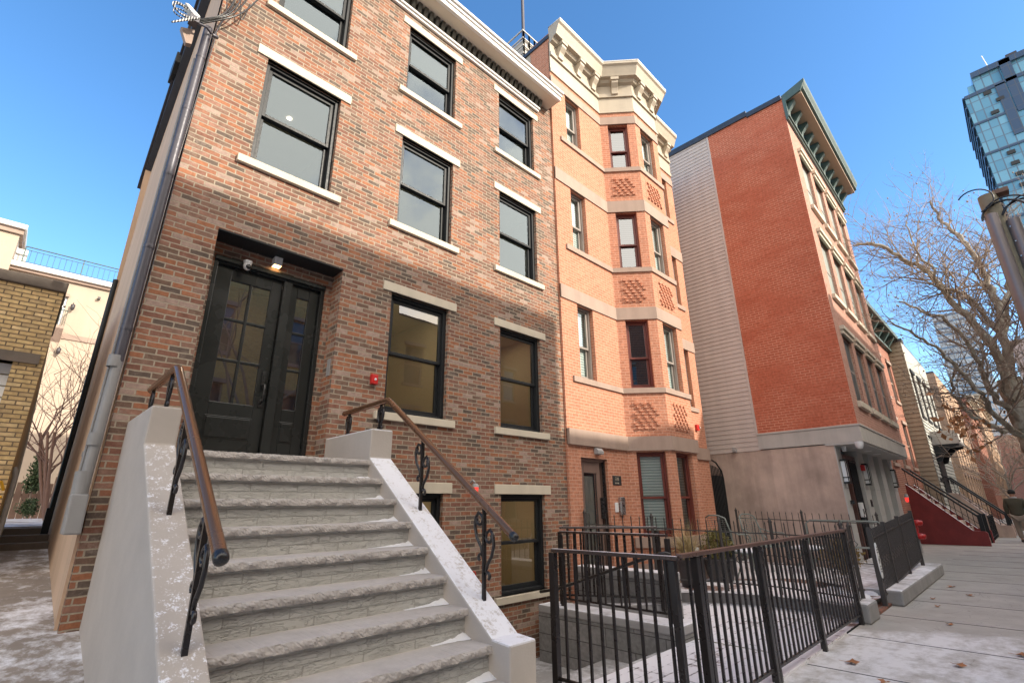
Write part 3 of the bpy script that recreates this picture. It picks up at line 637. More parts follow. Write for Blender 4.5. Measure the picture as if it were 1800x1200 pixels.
def c_scroll(h, side, w):
    """one C-scroll in local (s,z): bulges away from the bar, a curl at each end"""
    pts = []
    r = w*.42
    low = scroll((side*(.012+r*.55), h*.10), r*.55, math.pi/2*(1)-side*2.6, .62, side, 10, .1)
    pts += low[:]
    pts += [(side*w*.30, h*.28), (side*w*.78, h*.46), (side*w, h*.66), (side*w*.93, h*.84), (side*w*.62, h*.95)]
    up = scroll((side*w*.52, h*.80), r*.95, math.pi/2, .85, side, 14, .35)
    return pts+up[1:]
def baluster(R_, base, ztop, slope, tall=True):
    """wrought bar with two scrolls, in the plane x=const"""
    x, y, z = base; L = ztop-z
    m = MB(); m.box(x-.013, x+.013, y-.009, y+.009, z-.02, ztop)
    def put(pts, z0): m.tube([(x, y+p[0], z0+p[1]) for p in pts], .0115, 6, flat=1)
    h = L*.58
    if tall:
        for side, zz, ww in ((1, ztop-h-.05+slope*.05, .10), (-1, ztop-h-.13, .10)):
            pts = c_scroll(h, side, ww); put(pts, zz)
    else:
        h = L*.86
        for side in (1, -1): put(c_scroll(h, side, .05), z+.01)
    return m.build('baluster', 'black_metal', R_)
def stair_rail(x, label, rad):
    T = thing('stair_railing', label, 'railing', (x, -1.6, 0), 'bronze-topped railings on the stoop')
    P = [(x, -.09, .985), (x, -1.0, .995), (x, -2.70, -.195)]
    m = MB(); pts = [P[0]]+[(x, -.95, .995), (x, -.99, .990), (x, -1.03, .968)]+[P[2]]
    m.tube(pts, rad, 16); 
    m.build('handrail', 'bronze', T)
    m = MB(); d = (Vector(P[2])-Vector(P[1])).normalized(); m.lathe([(rad*1.04, -.025), (rad*1.07, 0), (rad*1.0, .014), (rad*.6, .026), (0, .03)], P[2], 16, axis=d); m.build('end_cap', 'dark_plastic', T); m = MB(); m.lathe([(0, .03), (rad*.9, .02), (rad*1.05, 0)], P[0], 12, axis=(0, 1, 0)); m.build('end_cap', 'dark_plastic', T)
    zr = lambda y: .995 if y > -1 else .995+(y+1)*.70
    zb = lambda y: .71 if y > -.97 else .43+(y+.97)*.7275
    for y, tall in ((-.20, False), (-.86, False), (-1.60, True), (-2.40, True)): baluster(T, (x, y, zb(y)), zr(y)-rad*.7, .7, tall)
    return T
stair_rail(.722, 'left stoop railing with bronze tube handrail and black scroll balusters, nearest the camera', .031)
stair_rail(2.487, 'right stoop railing with bronze tube handrail, on the side wall below the parlour window', .028)
# ------------------------------------------------------------------ orange bay-fronted house
def path_strip(m, pts, y_out, z0, z1, back=.02, mi=0):
    """band following plan points (x,y), pushed outwards by y_out, as one solid course"""
    n = len(pts); out = []; inn = []
    for i, p in enumerate(pts):
        p = Vector(p); a = Vector(pts[i-1]) if i else None; b = Vector(pts[i+1]) if i < n-1 else None
        ns = []
        for u, v in ((a, p), (p, b)):
            if u is None or v is None: continue
            d = (v-u).normalized(); ns.append(Vector((d.y, -d.x)))
        if len(ns) == 2: q = (ns[0]+ns[1]).normalized(); q = q/max(.3, q.dot(ns[0]))
        else: q = ns[0]
        out.append(p+q*y_out); inn.append(p-q*back)
    vs = [(p.x, p.y, z) for z in (z0, z1) for p in out]+[(p.x, p.y, z) for z in (z0, z1) for p in inn]
    fs = []
    for i in range(n-1):
        fs += [(i, i+1, n+i+1, n+i), (n+i, n+i+1, 3*n+i+1, 3*n+i), (i, 2*n+i, 2*n+i+1, i+1)]
    fs += [(0, n, 3*n, 2*n), (n-1, 3*n-1, 4*n-1, 2*n-1)]
    m.add(vs, fs, mi=mi)
def path_profile(m, pts, prof):
    """profile [(out,z)...] swept along plan points"""
    n = len(pts); rows = []
    for o_, z in prof:
        mm = []
        for i, p in enumerate(pts):
            p = Vector(p); ns = []
            for u, v in ((Vector(pts[i-1]) if i else None, p), (p, Vector(pts[i+1]) if i < n-1 else None)):
                if u is None or v is None: continue
                d = (v-u).normalized(); ns.append(Vector((d.y, -d.x)))
            q = ((ns[0]+ns[1]).normalized() if len(ns) == 2 else ns[0]); q = q/max(.3, q.dot(ns[0])); mm.append(p+q*o_)
        rows.append([(p.x, p.y, z) for p in mm])
    vs = [p for r in rows for p in r]
    m.add(vs, [(j*n+i, j*n+i+1, (j+1)*n+i+1, (j+1)*n+i) for j in range(len(prof)-1) for i in range(n-1)])
    for i in (0, n-1): m.add([r[i] for r in rows], [tuple(range(len(rows)))])
def orange_house():
    global M_stone; M_stone = 'sandstone'
    Y = -.045
    H = thing('bay_townhouse', 'orange brick townhouse with a three-sided bay, brown stone bands and a bracketed tan cornice', 'house', (9, 0, G))
    plan = [(6.385, Y), (8.14, Y), (8.68, -.65), (9.70, -.65), (10.24, Y), (11.57, Y)]
    bands = [(.95, 1.21), (3.56, 3.82), (6.08, 6.36), (8.45, 8.66)]
    wz = [(2.14, 3.56), (4.72, 6.08), (7.23, 8.45)]      # window heights per floor
    m = MB(); ch = math.hypot(.54, .605)
    seg = [(plan[i], plan[i+1]) for i in range(5)]
    holes = {0: [(.47, .95, a, b) for a, b in wz]+[(.33, 1.08, -1.40, .76, .10)],
             1: [(ch*.22, ch*.78, a, b) for a, b in wz]+[(ch*.2, ch*.86, -.55, .93)],
             2: [(.22, .80, a, b) for a, b in wz]+[(.16, .80, -.55, .93)],
             3: [(ch*.22, ch*.78, a, b) for a, b in wz],
             4: [(.56, .98, a, b) for a, b in wz]}
    frames = []
    for i, (a, b) in enumerate(seg):
        F = Fr((a[0], a[1], 0), (b[0]-a[0], b[1]-a[1], 0)); frames.append(F)
        L = math.hypot(b[0]-a[0], b[1]-a[1]); wall_holes(m, F, 0, L, -1.6, 9.85, holes[i], .14)
    m.quad((6.385, .02, -1.6), (6.385, Y, -1.6), (6.385, Y, 9.85), (6.385, .02, 9.85)); m.quad((11.57, Y, -1.6), (11.57, 9, -1.6), (11.57, 9, 9.3), (11.57, Y, 9.3))
    m.quad((6.385, .02, 7.8), (6.385, .5, 7.8), (6.385, .5, 9.85), (6.385, .02, 9.85))
    m.build('brick_wall', 'orange_brick', H)
    m = MB(); m.quad((6.39, .5, 7.5), (6.39, 9, 7.5), (6.39, 9, 9.7), (6.39, .5, 9.7)); m.quad((6.39, .5, 9.7), (11.57, .5, 9.7), (11.57, 9, 9.7), (6.39, 9, 9.7)); m.build('rendered_side', 'cornice_tan', H)
    m = MB(); m.box(6.36, 6.42, Y, 9, 9.70, 9.80); m.box(6.385, 11.57, Y+.1, 9, 9.70, 9.76); m.build('coping', 'slate', H)
    # stone bands, sill courses
    for z0, z1 in bands: m = MB(); path_strip(m, plan, .022 if z0 > 1 else .05, z0, z1); m.build('stone_band', 'sandstone', H)
    for a, b in wz: m = MB(); path_strip(m, [(6.62, Y)]+plan[1:5]+[(11.35, Y)], .035, a-.10, a); m.build('sill_course', 'sandstone', H)
    m = MB(); path_strip(m, plan[1:5], .06, -.72, -.55); path_strip(m, plan[1:5], .03, -1.6, -.98); m.build('bay_base', 'sandstone', H)
    # windows
    for i, hs in holes.items():
        for k, h in enumerate(hs):
            if i == 0 and k == 3: continue
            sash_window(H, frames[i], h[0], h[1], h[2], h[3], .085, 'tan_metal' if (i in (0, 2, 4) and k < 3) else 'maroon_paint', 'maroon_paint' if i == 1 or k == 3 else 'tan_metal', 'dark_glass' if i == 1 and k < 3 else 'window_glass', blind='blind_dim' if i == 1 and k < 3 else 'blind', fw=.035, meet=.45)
    # corbelled brick panels below the bay windows
    for i in (1, 2, 3):
        F = frames[i]; L = ch if i != 2 else 1.02
        for z0, z1 in ((1.30, 1.95), (3.90, 4.54), (6.46, 7.04)):
            m = MB(); m.fbox(F, L*.19, L*.83, -.004, 0, z0+.03, z1-.02); rows = int((z1-z0-.08)/.0667)
            for r in range(rows):
                zz = z0+.05+r*.0667; off = (rows-r)*.042
                u = L*.20+(off % .135)
                while u+.062 < L*.82:
                    m.fbox(F, u, u+.062, -.034, 0, zz, zz+.042); u += .135
            m.build('corbelled_panel', 'orange_brick', H)
    # cornice: frieze, panels, bed mould, crown, brackets
    m = MB()
    path_strip(m, plan, .03, 8.78, 8.87); path_strip(m, plan, .015, 8.87, 9.22); path_strip(m, plan, .055, 9.22, 9.32); path_strip(m, plan, .03, 9.32, 9.60)
    path_profile(m, plan, [(.02, 9.56), (.10, 9.60), (.14, 9.66), (.22, 9.68), (.24, 9.74), (.30, 9.90), (.34, 9.94), (.34, 10.0), (0, 10.0)])
    cn = m.build('cornice', 'cornice_tan', H, bevel=.004)
    br = [(0, .30), (0, .95), (0, 1.50), (1, ch/2), (2, .22), (2, .80), (3, ch/2), (4, .35), (4, 1.05)]
    for i, u in br:
        F = frames[i]; m = MB(); w = .075
        pr = [(.02, 9.26), (-.09, 9.28), (-.10, 9.36), (-.12, 9.42), (-.19, 9.52), (-.20, 9.585), (-.02, 9.60)]
        m.prism([F(u-w, p[0], p[1]) for p in pr], F(u+w, 0, 0)-F(u-w, 0, 0)); m.fbox(F, u-w-.02, u+w+.02, -.225, -.02, 9.585, 9.665)
        m.build('bracket', 'cornice_tan', H, bevel=.006)
    m = MB(); path_profile(m, plan, [(.345, 10.0), (.35, 10.02), (.0, 10.03)]); m.build('flashing', 'cornice_white', H)
    # entrance door with curtain
    F = frames[0]
    m = MB(); ringbox(m, F, .33, 1.08, -1.4, .76, .05, .05, .15); m.fbox(F, .38, .50, .09, .13, -1.4, .71); m.fbox(F, .86, .96, .09, .13, -1.4, .71); m.fbox(F, .50, .86, .09, .13, .52, .71); m.fbox(F, .50, .86, .09, .13, -1.4, -.95)
    d = m.build('door', 'brown_door', H, bevel=.005)
    m = MB(); m.quad(F(.5, .11, -.95), F(.86, .11, -.95), F(.86, .11, .52), F(.5, .11, .52)); m.build('glass', 'clear_glass', d)
    m = MB()
    vs = []; q = 40
    for j, z in enumerate((-.95, .47)):
        for k in range(q+1): u = .50+.30*k/q; w = .135+.010*math.sin(k*1.1)+.006*math.sin(k*.37+1); vs.append(F(u, w, z))
    m.add(vs, [(k, k+1, q+2+k, q+1+k) for k in range(q)], True); m.build('curtain', 'curtain', d)
    m = MB(); m.quad(F(.34, .3, -1.4), F(1.07, .3, -1.4), F(1.07, .3, .75), F(.34, .3, .75)); m.build('dark_hall', 'screen_dark', d)
    m = MB(); m.fbox(F, .92, .98, .04, .09, -.22, .12); m.tube([F(.95, .05, -.1), F(.95, -.03, -.1), F(.89, -.04, -.1)], .014, 8); m.build('handle', 'dark_plastic', d, bevel=.006)
    m = MB(); m.fbox(F, 1.02, 1.06, .05, .09, -1.4, .74); m.build('jamb', 'dark_plastic', d)
    m = MB(); m.prism([F(.70, -.0, .83), F(.70, -.10, .83), F(.70, -.10, .88), F(.70, -.06, .93), F(.70, 0, .94)], F(.86, 0, 0)-F(.70, 0, 0)); m.build('wall_lamp', 'grey_plastic', H, bevel=.006)
    m = MB(); m.fbox(F, 1.20, 1.46, -.012, 0, .33, .49); pl = m.build('number_plaque', 'ink', H, bevel=.003)
    def digit(ch_, u, z, h, w):
        segs = {'2': 'abged', '3': 'abgcd', '8': 'abcdefg', '1': 'bc', '0': 'abcdef'}[ch_]; t = w*.22
        Rz = dict(a=(u, u+w, z+h-t, z+h), g=(u, u+w, z+h/2-t/2, z+h/2+t/2), d=(u, u+w, z, z+t), b=(u+w-t, u+w, z+h/2, z+h), c=(u+w-t, u+w, z, z+h/2), f=(u, u+t, z+h/2, z+h), e=(u, u+t, z, z+h/2))
        for s in segs: a = Rz[s]; m.fbox(F, a[0], a[1], -.015, -.012, a[2], a[3])
    m = MB()
    for k, c in enumerate('228'): digit(c, 1.275+k*.037, .405, .06, .026)
    for k in range(5): m.fbox(F, 1.262+k*.022+(.01 if k > 1 else 0), 1.276+k*.022+(.01 if k > 1 else 0), -.014, -.012, .352, .376)
    m.build('numbers', 'cornice_tan', pl)
    m = MB(); m.fbox(F, 1.33, 1.46, -.06, 0, -.17, .13); ic = m.build('intercom', 'steel', H, bevel=.008)
    m = MB(); m.fbox(F, 1.37, 1.42, -.064, -.06, -.03, .0); m.fbox(F, 1.385, 1.405, -.064, -.06, .06, .085); m.build('button', 'dark_plastic', ic)
    m = MB(); m.fbox(F, 1.21, 1.30, -.02, 0, -.12, .04); m.build('switch_plate', 'white_plastic', H, bevel=.004)
    F4 = frames[4]; m = MB(); m.fbox(F4, .84, .93, -.06, 0, 1.60, 1.74); a = m.build('fire_alarm', 'red_plastic', H, bevel=.006)
    m = MB(); m.lathe([(0, .03), (.02, .02), (.025, 0)], F4(.93, -.06, 1.67), 10, axis=(1, -.4, 0)); m.build('strobe', 'white_plastic', a)
    m = MB(); m.fbox(frames[2], .30, .42, -.10, -.03, -.93, -.74); m.build('outlet_box', 'white_plastic', H, bevel=.006)
    return H
orange_house()
# ------------------------------------------------------------------ tall red brick house with siding
def red_house():
    ang = R(1.0)
    t = (math.cos(ang), math.sin(ang), 0)
    X, Y = 13.0, -2.84; L = 6.35
    H = thing('red_corner_house', 'tall red brick house with green bracketed cornice, grey side siding and pale stone canopy', 'house', (16, 0, G))
    F = Fr((X, Y, 0), t)
    rows = [(3.84, 4.02, 2.20, 2.06), (6.52, 6.70, 4.88, 4.76), (9.02, 9.22, 7.44, 7.32)]
    wins = [.62, 1.98, 3.34, 4.72]; holes = [(u, u+.95, sz, lb) for u in wins for lb, lt, sz, sb in rows]
    m = MB(); wall_holes(m, F, 0, L, 1.60, 9.86, holes, .09); m.build('front_wall', 'front_brick', H)
    m = MB(); m.quad((X, -.72, 1.60), (X, Y, 1.60), (X, Y, 10.60), (X, -.72, 10.65)); m.build('side_brick', 'red_brick', H); m = MB(); m.quad(F(L, 0, 1.6), F(L, 9, 1.6), F(L, 9, 10.5), F(L, 0, 10.5)); m.build('far_side_brick', 'red_brick', H)
    m = MB(); z = 1.22; k = 0        # lapped siding
    while z < 10.72:
        h = .115; m.quad((X-.002, 9, z), (X-.016, 9, z), (X-.016, -.70, z), (X-.002, -.70, z)); m.quad((X-.016, 9, z), (X-.002, 9, z+h), (X-.002, -.70, z+h), (X-.016, -.70, z)); z += h
    m.build('siding', 'siding_grey', H)
    m = MB(); m.box(X-.022, X+.01, -.74, -.69, 1.22, 10.6); m.build('corner_trim', 'siding_grey', H)
    m = MB(); m.quad((X, 9, -1.6), (X, -2.30, -1.6), (X, -2.30, 1.22), (X, 9, 1.22)); m.box(X-.006, X, -.92, -.90, -1.5, 1.22); m.build('stucco_base', 'brown_stucco', H)
    m = MB(); m.box(X-.045, X+.3, Y+.02, -1.9, 10.55, 10.70); m.box(X-.045, X+.3, -1.9, 9, 10.60, 10.78); m.box(X+.05, X+6.25, -2.2, 9, 10.3, 10.45); m.build('roof_edge', 'slate', H)
    for u in wins:
        for lb, lt, sz, sb in rows:
            low = lb < 4
            m = MB(); ringbox(m, F, u, u+.95, sz, lb, .04, .06, .1); m.fbox(F, u+.04, u+.91, .065, .085, (sz+lb)/2-.03, (sz+lb)/2+.03)
            w = m.build('window', 'tan_metal', H)
            m = MB(); m.quad(F(u, .075, sz), F(u+.95, .075, sz), F(u+.95, .075, lb), F(u, .075, lb)); m.build('insect_screen', 'screen_dark' if low else 'screen_grey', w)
            m = MB(); m.fbox(F, u-.07, u+1.02, -.06, .05, lb, lb+.10); m.fbox(F, u-.10, u+1.05, -.10, .05, lb+.10, lb+.20); m.build('lintel', 'limestone', w, bevel=.008)
            m = MB(); m.fbox(F, u-.09, u+1.04, -.08, .05, sb, sz); m.build('sill', 'limestone', w, bevel=.008)
    # green cornice
    m = MB()
    m.fbox(F, -.01, L+.05, -.06, 0, 9.86, 9.93); m.fbox(F, -.01, L+.05, -.10, 0, 9.93, 9.99); m.fbox(F, -.01, L+.05, -.03, 0, 9.99, 10.44)
    m.prism([F(-.02, 0, 9.86), F(-.02, 0, 10.66), F(-.02, -.60, 10.87), F(-.02, -.60, 10.80), F(-.02, -.50, 10.62), F(-.02, -.46, 10.55), F(-.02, -.08, 10.44), F(-.02, -.08, 9.95)], F(.06, 0, 0)-F(0, 0, 0))
    m.prism([F(.04, -.46, 10.57), F(.04, -.54, 10.60), F(.04, -.54, 10.68), F(.04, -.585, 10.76), F(.04, -.60, 10.80), F(.04, -.60, 10.88), F(.04, 0, 10.68), F(.04, 0, 10.60)], F(L+.1, 0, 0)-F(0, 0, 0))
    m.build('cornice', 'verdigris', H, bevel=.004)
    m = MB(); m.fbox(F, .04, L+.1, -.47, 0, 10.50, 10.57); m.build('soffit', 'soffit_tan', H)
    for k in range(11):
        u = .12+k*.605; m = MB()
        m.prism([F(u, -.03, 10.02), F(u, -.07, 10.06), F(u, -.09, 10.22), F(u, -.20, 10.36), F(u, -.26, 10.42), F(u, -.26, 10.50), F(u, -.03, 10.50)], F(.14, 0, 0)-F(0, 0, 0)); m.build('bracket', 'verdigris', H, bevel=.006)
    # canopy and ground floor
    m = MB()
    m.box(X-.03, X+.25, Y-.03, -.72, 1.24, 1.58); m.fbox(F, .25, L, -.03, .7, 1.24, 1.58); m.box(X-.05, X+.2, Y-.05, -.72, 1.58, 1.62); m.fbox(F, .2, L, -.05, .1, 1.58, 1.62)
    cp = m.build('canopy', 'limestone_grey', H, bevel=.005)
    m = MB(); m.fbox(F, -.02, L, .0, .7, 1.20, 1.24); m.build('ceiling', 'stone_pilaster', cp)
    for u in (1.0, 2.3, 3.5): m = MB(); m.lathe([(0, 0), (.08, -.006), (.09, 0)], F(u, .3, 1.20), 14); m.build('downlight', 'white_plastic', cp)
    m = MB(); m.lathe([(.0, -.16), (.05, -.15), (.075, -.10), (.085, -.03), (.085, 0)], (X+.02, Y+.06, 1.24), 14); m.build('dome_camera', 'white_plastic', cp); m = MB(); m.lathe([(.0, -.12), (.04, -.11), (.05, 0)], (X+.45, Y+.45, 1.20), 12); m.build('dome_camera', 'white_plastic', cp)
    Y2 = -2.30
    def blk(x0, x1, y0, y1, z0, z1): m.box(x0, x1, y0, y1, z0, z1)
    for x0, x1 in ((13.0, 13.42), (15.0, 15.55), (16.15, 16.75), (17.4, 17.95), (18.75, 19.35)):
        m = MB()
        for z0, z1 in ((-1.5, -.62), (-.615, .28), (.285, 1.20)): blk(x0+(.003 if x0 == 13 else 0), x1, Y2-.02, Y2+.5, z0, z1)
        m.build('stone_pilaster', 'stone_pilaster', H, bevel=.004)
    m = MB(); m.box(13.42, 19.35, Y2+.25, Y2+.3, -1.5, 1.2); m.build('shopfront', 'screen_dark', H)
    for x0, x1 in ((15.55, 16.15), (16.75, 17.4), (17.95, 18.75)): m = MB(); m.box(x0, x1, Y2, Y2+.35, -1.5, -1.05); m.build('window_base', 'stone_pilaster', H)
    m = MB(); ringbox(m, Fr((0, Y2, 0), (1, 0, 0)), 13.45, 14.97, -1.45, 1.05, .09, .05, .2); m.box(14.1, 14.2, Y2+.05, Y2+.2, -1.4, 1.0)
    d = m.build('entrance_door', 'mahogany', H)
    m = MB()
    for k in range(7): m.box(14.24+k*.095, 14.262+k*.095, Y2+.03, Y2+.05, -1.35, .95)
    for z in (-1.3, -.2, .9): m.box(14.2, 14.9, Y2+.025, Y2+.055, z, z+.03)
    m.build('security_bars', 'black_paint', d)
    m = MB(); m.box(14.20, 14.42, Y2-.03, Y2+.03, -.34, -.02); m.build('lock_box', 'white_plastic', d, bevel=.006)
    m = MB(); m.box(14.25, 14.36, Y2-.035, Y2-.03, -.28, -.16); m.build('keypad', 'ink', d)
    for x in (13.2, 15.25, 18.9):
        m = MB(); m.box(x-.09, x+.09, Y2-.13, Y2-.02, .38, .42); m.box(x-.09, x+.09, Y2-.13, Y2-.02, .86, .90); m.box(x-.09, x+.09, Y2-.131, Y2-.02, .50, .52)
        for a in (-.09, .075): m.box(x+a, x+a+.015, Y2-.13, Y2-.115, .42, .86)
        w = m.build('wall_lantern', 'black_paint', H); m = MB(); m.box(x-.07, x+.07, Y2-.11, Y2-.03, .42, .86); m.build('frosted_glass', 'white_plastic', w)
    m = MB(); m.box(15.02, 15.12, Y2-.10, Y2-.02, .72, .86); m.build('fire_alarm', 'red_plastic', H, bevel=.006)
    m = MB(); m.box(15.55-.28, 15.55-.16, Y2-.04, Y2-.02, -.12, .04); m.build('card_reader', 'dark_plastic', H); m = MB(); m.box(13.28, 13.42, Y2-.10, Y2-.02, -.05, .03); m.build('card_reader', 'dark_plastic', H)
    m = MB(); m.lathe([(0, .10), (.04, .09), (.06, .0)], (19.2, Y2-.2, .10), 12); a = m.build('alarm_light', 'grey_plastic', H)
    m = MB(); m.lathe([(0, -.14), (.04, -.12), (.05, 0)], (19.2, Y2-.2, .10), 12); m.build('red_lens', 'strobe_red', a)
    m = MB(); m.tube([(18.9, Y2-.25, -1.4), (18.9, Y2-.25, -.9)], .06, 10); 
    m.build('standpipe', 'grey_plastic', H)
    m = MB()
    for dx, z in ((-.1, -.62), (.1, -.62), (-.1, -.98), (.1, -.98)): m.lathe([(0, .0), (.07, .02), (.08, .12), (.06, .2), (0, .2)], (18.9+dx, Y2-.45, z), 10, axis=(dx*3, 1, .2))
    m.box(18.82, 18.98, Y2-.33, Y2-.17, -1.0, -.55); m.build('red_siamese_connection', 'red_plastic', H)
    m = MB(); m.box(X-.10, X-.01, -.16, -.10, 1.24, 1.33); m.box(X-.14, X-.08, -.20, -.10, 1.22, 1.28); m.build('floodlight', 'grey_plastic', H)
    return H
red_house()
# ------------------------------------------------------------------ houses further along the street
def house(name, label, x0, x1, y, z1, mat, sidemat, nw, rows, trim, cornice, depth=10, side_open=True, group=None, wmat='screen_dark', ww=.9, z0=G):
    H = thing(name, label, 'house', ((x0+x1)/2, y+3, G), group)
    F = Fr((x0, y, 0), (1, 0, 0)); L = x1-x0
    us = [L*(i+.5)/nw-ww/2 for i in range(nw)]; hs = [(u, u+ww, a, b) for u in us for a, b in rows]
    m = MB(); wall_holes(m, F, 0, L, z0, z1, hs, .1); m.build('front_wall', mat, H)
    m = MB(); m.quad((x0, y+depth, z0), (x0, y, z0), (x0, y, z1), (x0, y+depth, z1)); m.quad((x1, y, z0), (x1, y+depth, z0), (x1, y+depth, z1), (x1, y, z1)); m.quad((x1, y+depth, z0), (x0, y+depth, z0), (x0, y+depth, z1), (x1, y+depth, z1)); m.build('side_wall', sidemat, H)
    m = MB(); m.box(x0, x1, y+.02, y+depth, z1, z1+.12); m.build('roof', 'slate', H)
    for u in us:
        for a, b in rows:
            m = MB(); ringbox(m, F, u, u+ww, a, b, .05, .04, .1); m.fbox(F, u+.05, u+ww-.05, .05, .09, (a+b)/2-.03, (a+b)/2+.03); w = m.build('window', trim, H)
            m = MB(); m.quad(F(u, .085, a), F(u+ww, .085, a), F(u+ww, .085, b), F(u, .085, b)); m.build('pane', 'dark_glass2', w)
            m = MB(); m.fbox(F, u-.08, u+ww+.08, -.06, .03, a-.12, a); m.build('sill', trim, w); m = MB(); m.fbox(F, u-.08, u+ww+.08, -.06, .03, b, b+.14); m.build('lintel', trim, w)
    if cornice:
        m = MB(); m.fbox(F, -.05, L+.05, -.15, 0, z1-.5, z1-.4); m.fbox(F, -.05, L+.05, -.5, 0, z1, z1+.2)
        k = .2
        while k < L: m.prism([F(k, 0, z1-.55), F(k, -.12, z1-.5), F(k, -.42, z1-.08), F(k, -.42, z1), F(k, 0, z1)], F(.16, 0, 0)-F(0, 0, 0)); k += max(.8, L/8)
        m.build('cornice', cornice, H)
    return H
def dg():
    t = NT('dark_glass2'); t.p.inputs['Base Color'].default_value = (.05, .06, .07, 1); t.p.inputs['Roughness'].default_value = .05
    t.p.inputs['Specular IOR Level'].default_value = .9
dg()
house('brick_rowhouse', 'reddish brick row house behind the maroon stoop, with a dark green bracketed cornice', 19.45, 28.0, -1.95, 7.05, 'row_brick', 'row_brick', 4, [(1.3, 3.1), (4.1, 5.8)], 'sandstone', 'verdigris')
# olive siding house: its lapped wall faces the camera
def siding_house():
    H = house('siding_house', 'olive grey clapboard house with dark shuttered windows and a hooded entrance porch', 28.0, 35.5, -2.5, 7.0, 'siding_pale', 'siding_olive', 4, [(.9, 2.6), (3.6, 5.6)], 'black_paint', None, ww=.95)
    m = MB(); z = G
    while z < 6.95: m.quad((27.99, 5, z), (27.96, 5, z), (27.96, -2.5, z), (27.99, -2.5, z)); m.quad((27.96, 5, z), (27.99, 5, z+.19), (27.99, -2.5, z+.19), (27.96, -2.5, z)); z += .19
    m.build('clapboards', 'siding_olive', H)
    m = MB(); m.box(27.94, 28.5, -2.56, -2.0, 6.98, 7.12); m.build('eave', 'slate', H)
    m = MB(); z = G
    while z < 3.4: m.quad((28, -2.5, z), (35.5, -2.5, z), (35.5, -2.53, z), (28, -2.53, z)); m.quad((28, -2.53, z), (35.5, -2.53, z), (35.5, -2.5, z+.16), (28, -2.5, z+.16)); z += .16
    m.build('porch_wall_boards', 'siding_pale', H)
    m = MB(); m.box(29.2, 31.4, -3.45, -2.5, 2.35, 2.95); hd = m.build('porch_hood', 'limestone_grey', H)
    m = MB(); m.prism([(29.15, -2.5, 1.6), (29.15, -2.7, 1.65), (29.15, -2.8, 1.9), (29.15, -3.1, 2.2), (29.15, -3.4, 2.28), (29.15, -3.4, 2.36), (29.15, -2.5, 2.36)], (.15, 0, 0)); m.build('porch_bracket', 'black_paint', hd); m = MB(); m.prism([(31.3, -2.5, 1.6), (31.3, -2.7, 1.65), (31.3, -2.8, 1.9), (31.3, -3.1, 2.2), (31.3, -3.4, 2.28), (31.3, -3.4, 2.36), (31.3, -2.5, 2.36)], (.15, 0, 0)); m.build('porch_bracket', 'black_paint', hd)
    m = MB(); m.box(29.3, 31.2, -2.56, -2.5, -.9, 2.3); m.build('porch_opening', 'black_paint', H)
siding_house()
house('tan_brick_house', 'tan brick apartment house with a flat roof, lit by the sun beyond the clapboard house', 40.0, 54.0, -2.55, 7.6, 'tan_brick', 'tan_brick', 7, [(-.2, 1.4), (2.0, 3.6), (4.4, 6.0)], 'sandstone', None)
house('brown_brick_house', 'narrow brown brick house beyond the tan apartment house', 56.0, 66, -3.0, 8.2, 'row_brick', 'row_brick', 4, [(.5, 2.2), (3.2, 5.0), (5.8, 7.4)], 'sandstone', 'cornice_tan')
house('sandstone_house', 'sunlit sandstone-coloured house near the far end of the row', 68.0, 92, -3.2, 10.0, 'tan_brick', 'tan_brick', 8, [(.5, 2.2), (3.6, 5.4), (6.8, 8.6)], 'limestone', 'cornice_tan')
house('distant_apartment_block', 'distant brown apartment block closing the view down the street', 150, 180, -9, 13.0, 'row_brick', 'row_brick', 6, [(1, 4), (6, 9)], 'limestone', None, depth=24, ww=2.5)
# across the street: seen only in the reflections; their roofline throws the shadow line on the facades
OPP = 'houses across the street'
def opp(x0, x1, h, mat, label, nw):
    return house('opposite_house', label, x0, x1, -18.7, h, mat, mat, nw, [(-.6, 1.2), (2.3, 4.1), (5.2, 6.9)], 'sandstone', None, depth=9, group=OPP)
for x0, x1, h, mat, label, nw in ((-14, 0, 10.4, 'row_brick', 'red brick house opposite the yellow garage', 5), (0, 10.9, 10.2, 'ochre_facade', 'ochre house opposite the brown brick townhouse', 4), (10.9, 16.7, 8.15, 'ochre_facade', 'low ochre house opposite the orange bay house', 3), (16.7, 23.5, 9.95, 'row_brick', 'red brick house opposite the tall red brick house', 3), (23.5, 60, 7.6, 'row_brick', 'long low brick house further down the opposite side', 12), (60, 150, 9.0, 'row_brick', 'long brick terrace at the far end of the opposite side', 20)):
    o = opp(x0, x1, h, mat, label, nw); o.rotation_euler = (0, 0, math.pi)
# ------------------------------------------------------------------ retaining walls and kerbs of the areaway
def block_wall(label, x0, x1, y0, y1, z0, z1, cat='wall'):
    m = MB(); m.box(x0, x1, y0, y1, z0, z1-.10); o = m.build('retaining_wall', 'concrete_block', None); tag(o, label, cat)
    m = MB(); m.box(x0-.012, x1+.012, y0-.012, y1, z1-.10, z1); m.build('coping', 'wall_cap', o, bevel=.02)
plain('wall_cap', (.34, .33, .32), .85, var=.12, bump=.3, bscale=60, snow=.62, sscale=7)
block_wall('grey concrete block retaining wall with a snowy cap beside the sunken areaway, nearest the camera', 5.5, 5.84, -2.17, -.12, -1.95, -1.26)
block_wall('taller grey block wall under the orange house door, at the back of the patio', 6.42, 6.66, -1.62, -.05, -1.5, -.86)
m = MB(); m.prism([(5.84, -.95, -1.4), (6.42, -1.5, -1.4), (6.42, -1.30, -1.4), (5.84, -.72, -1.4)], (0, 0, .17)); struct(m.build('patio_kerb', 'kerb_concrete', bevel=.012))
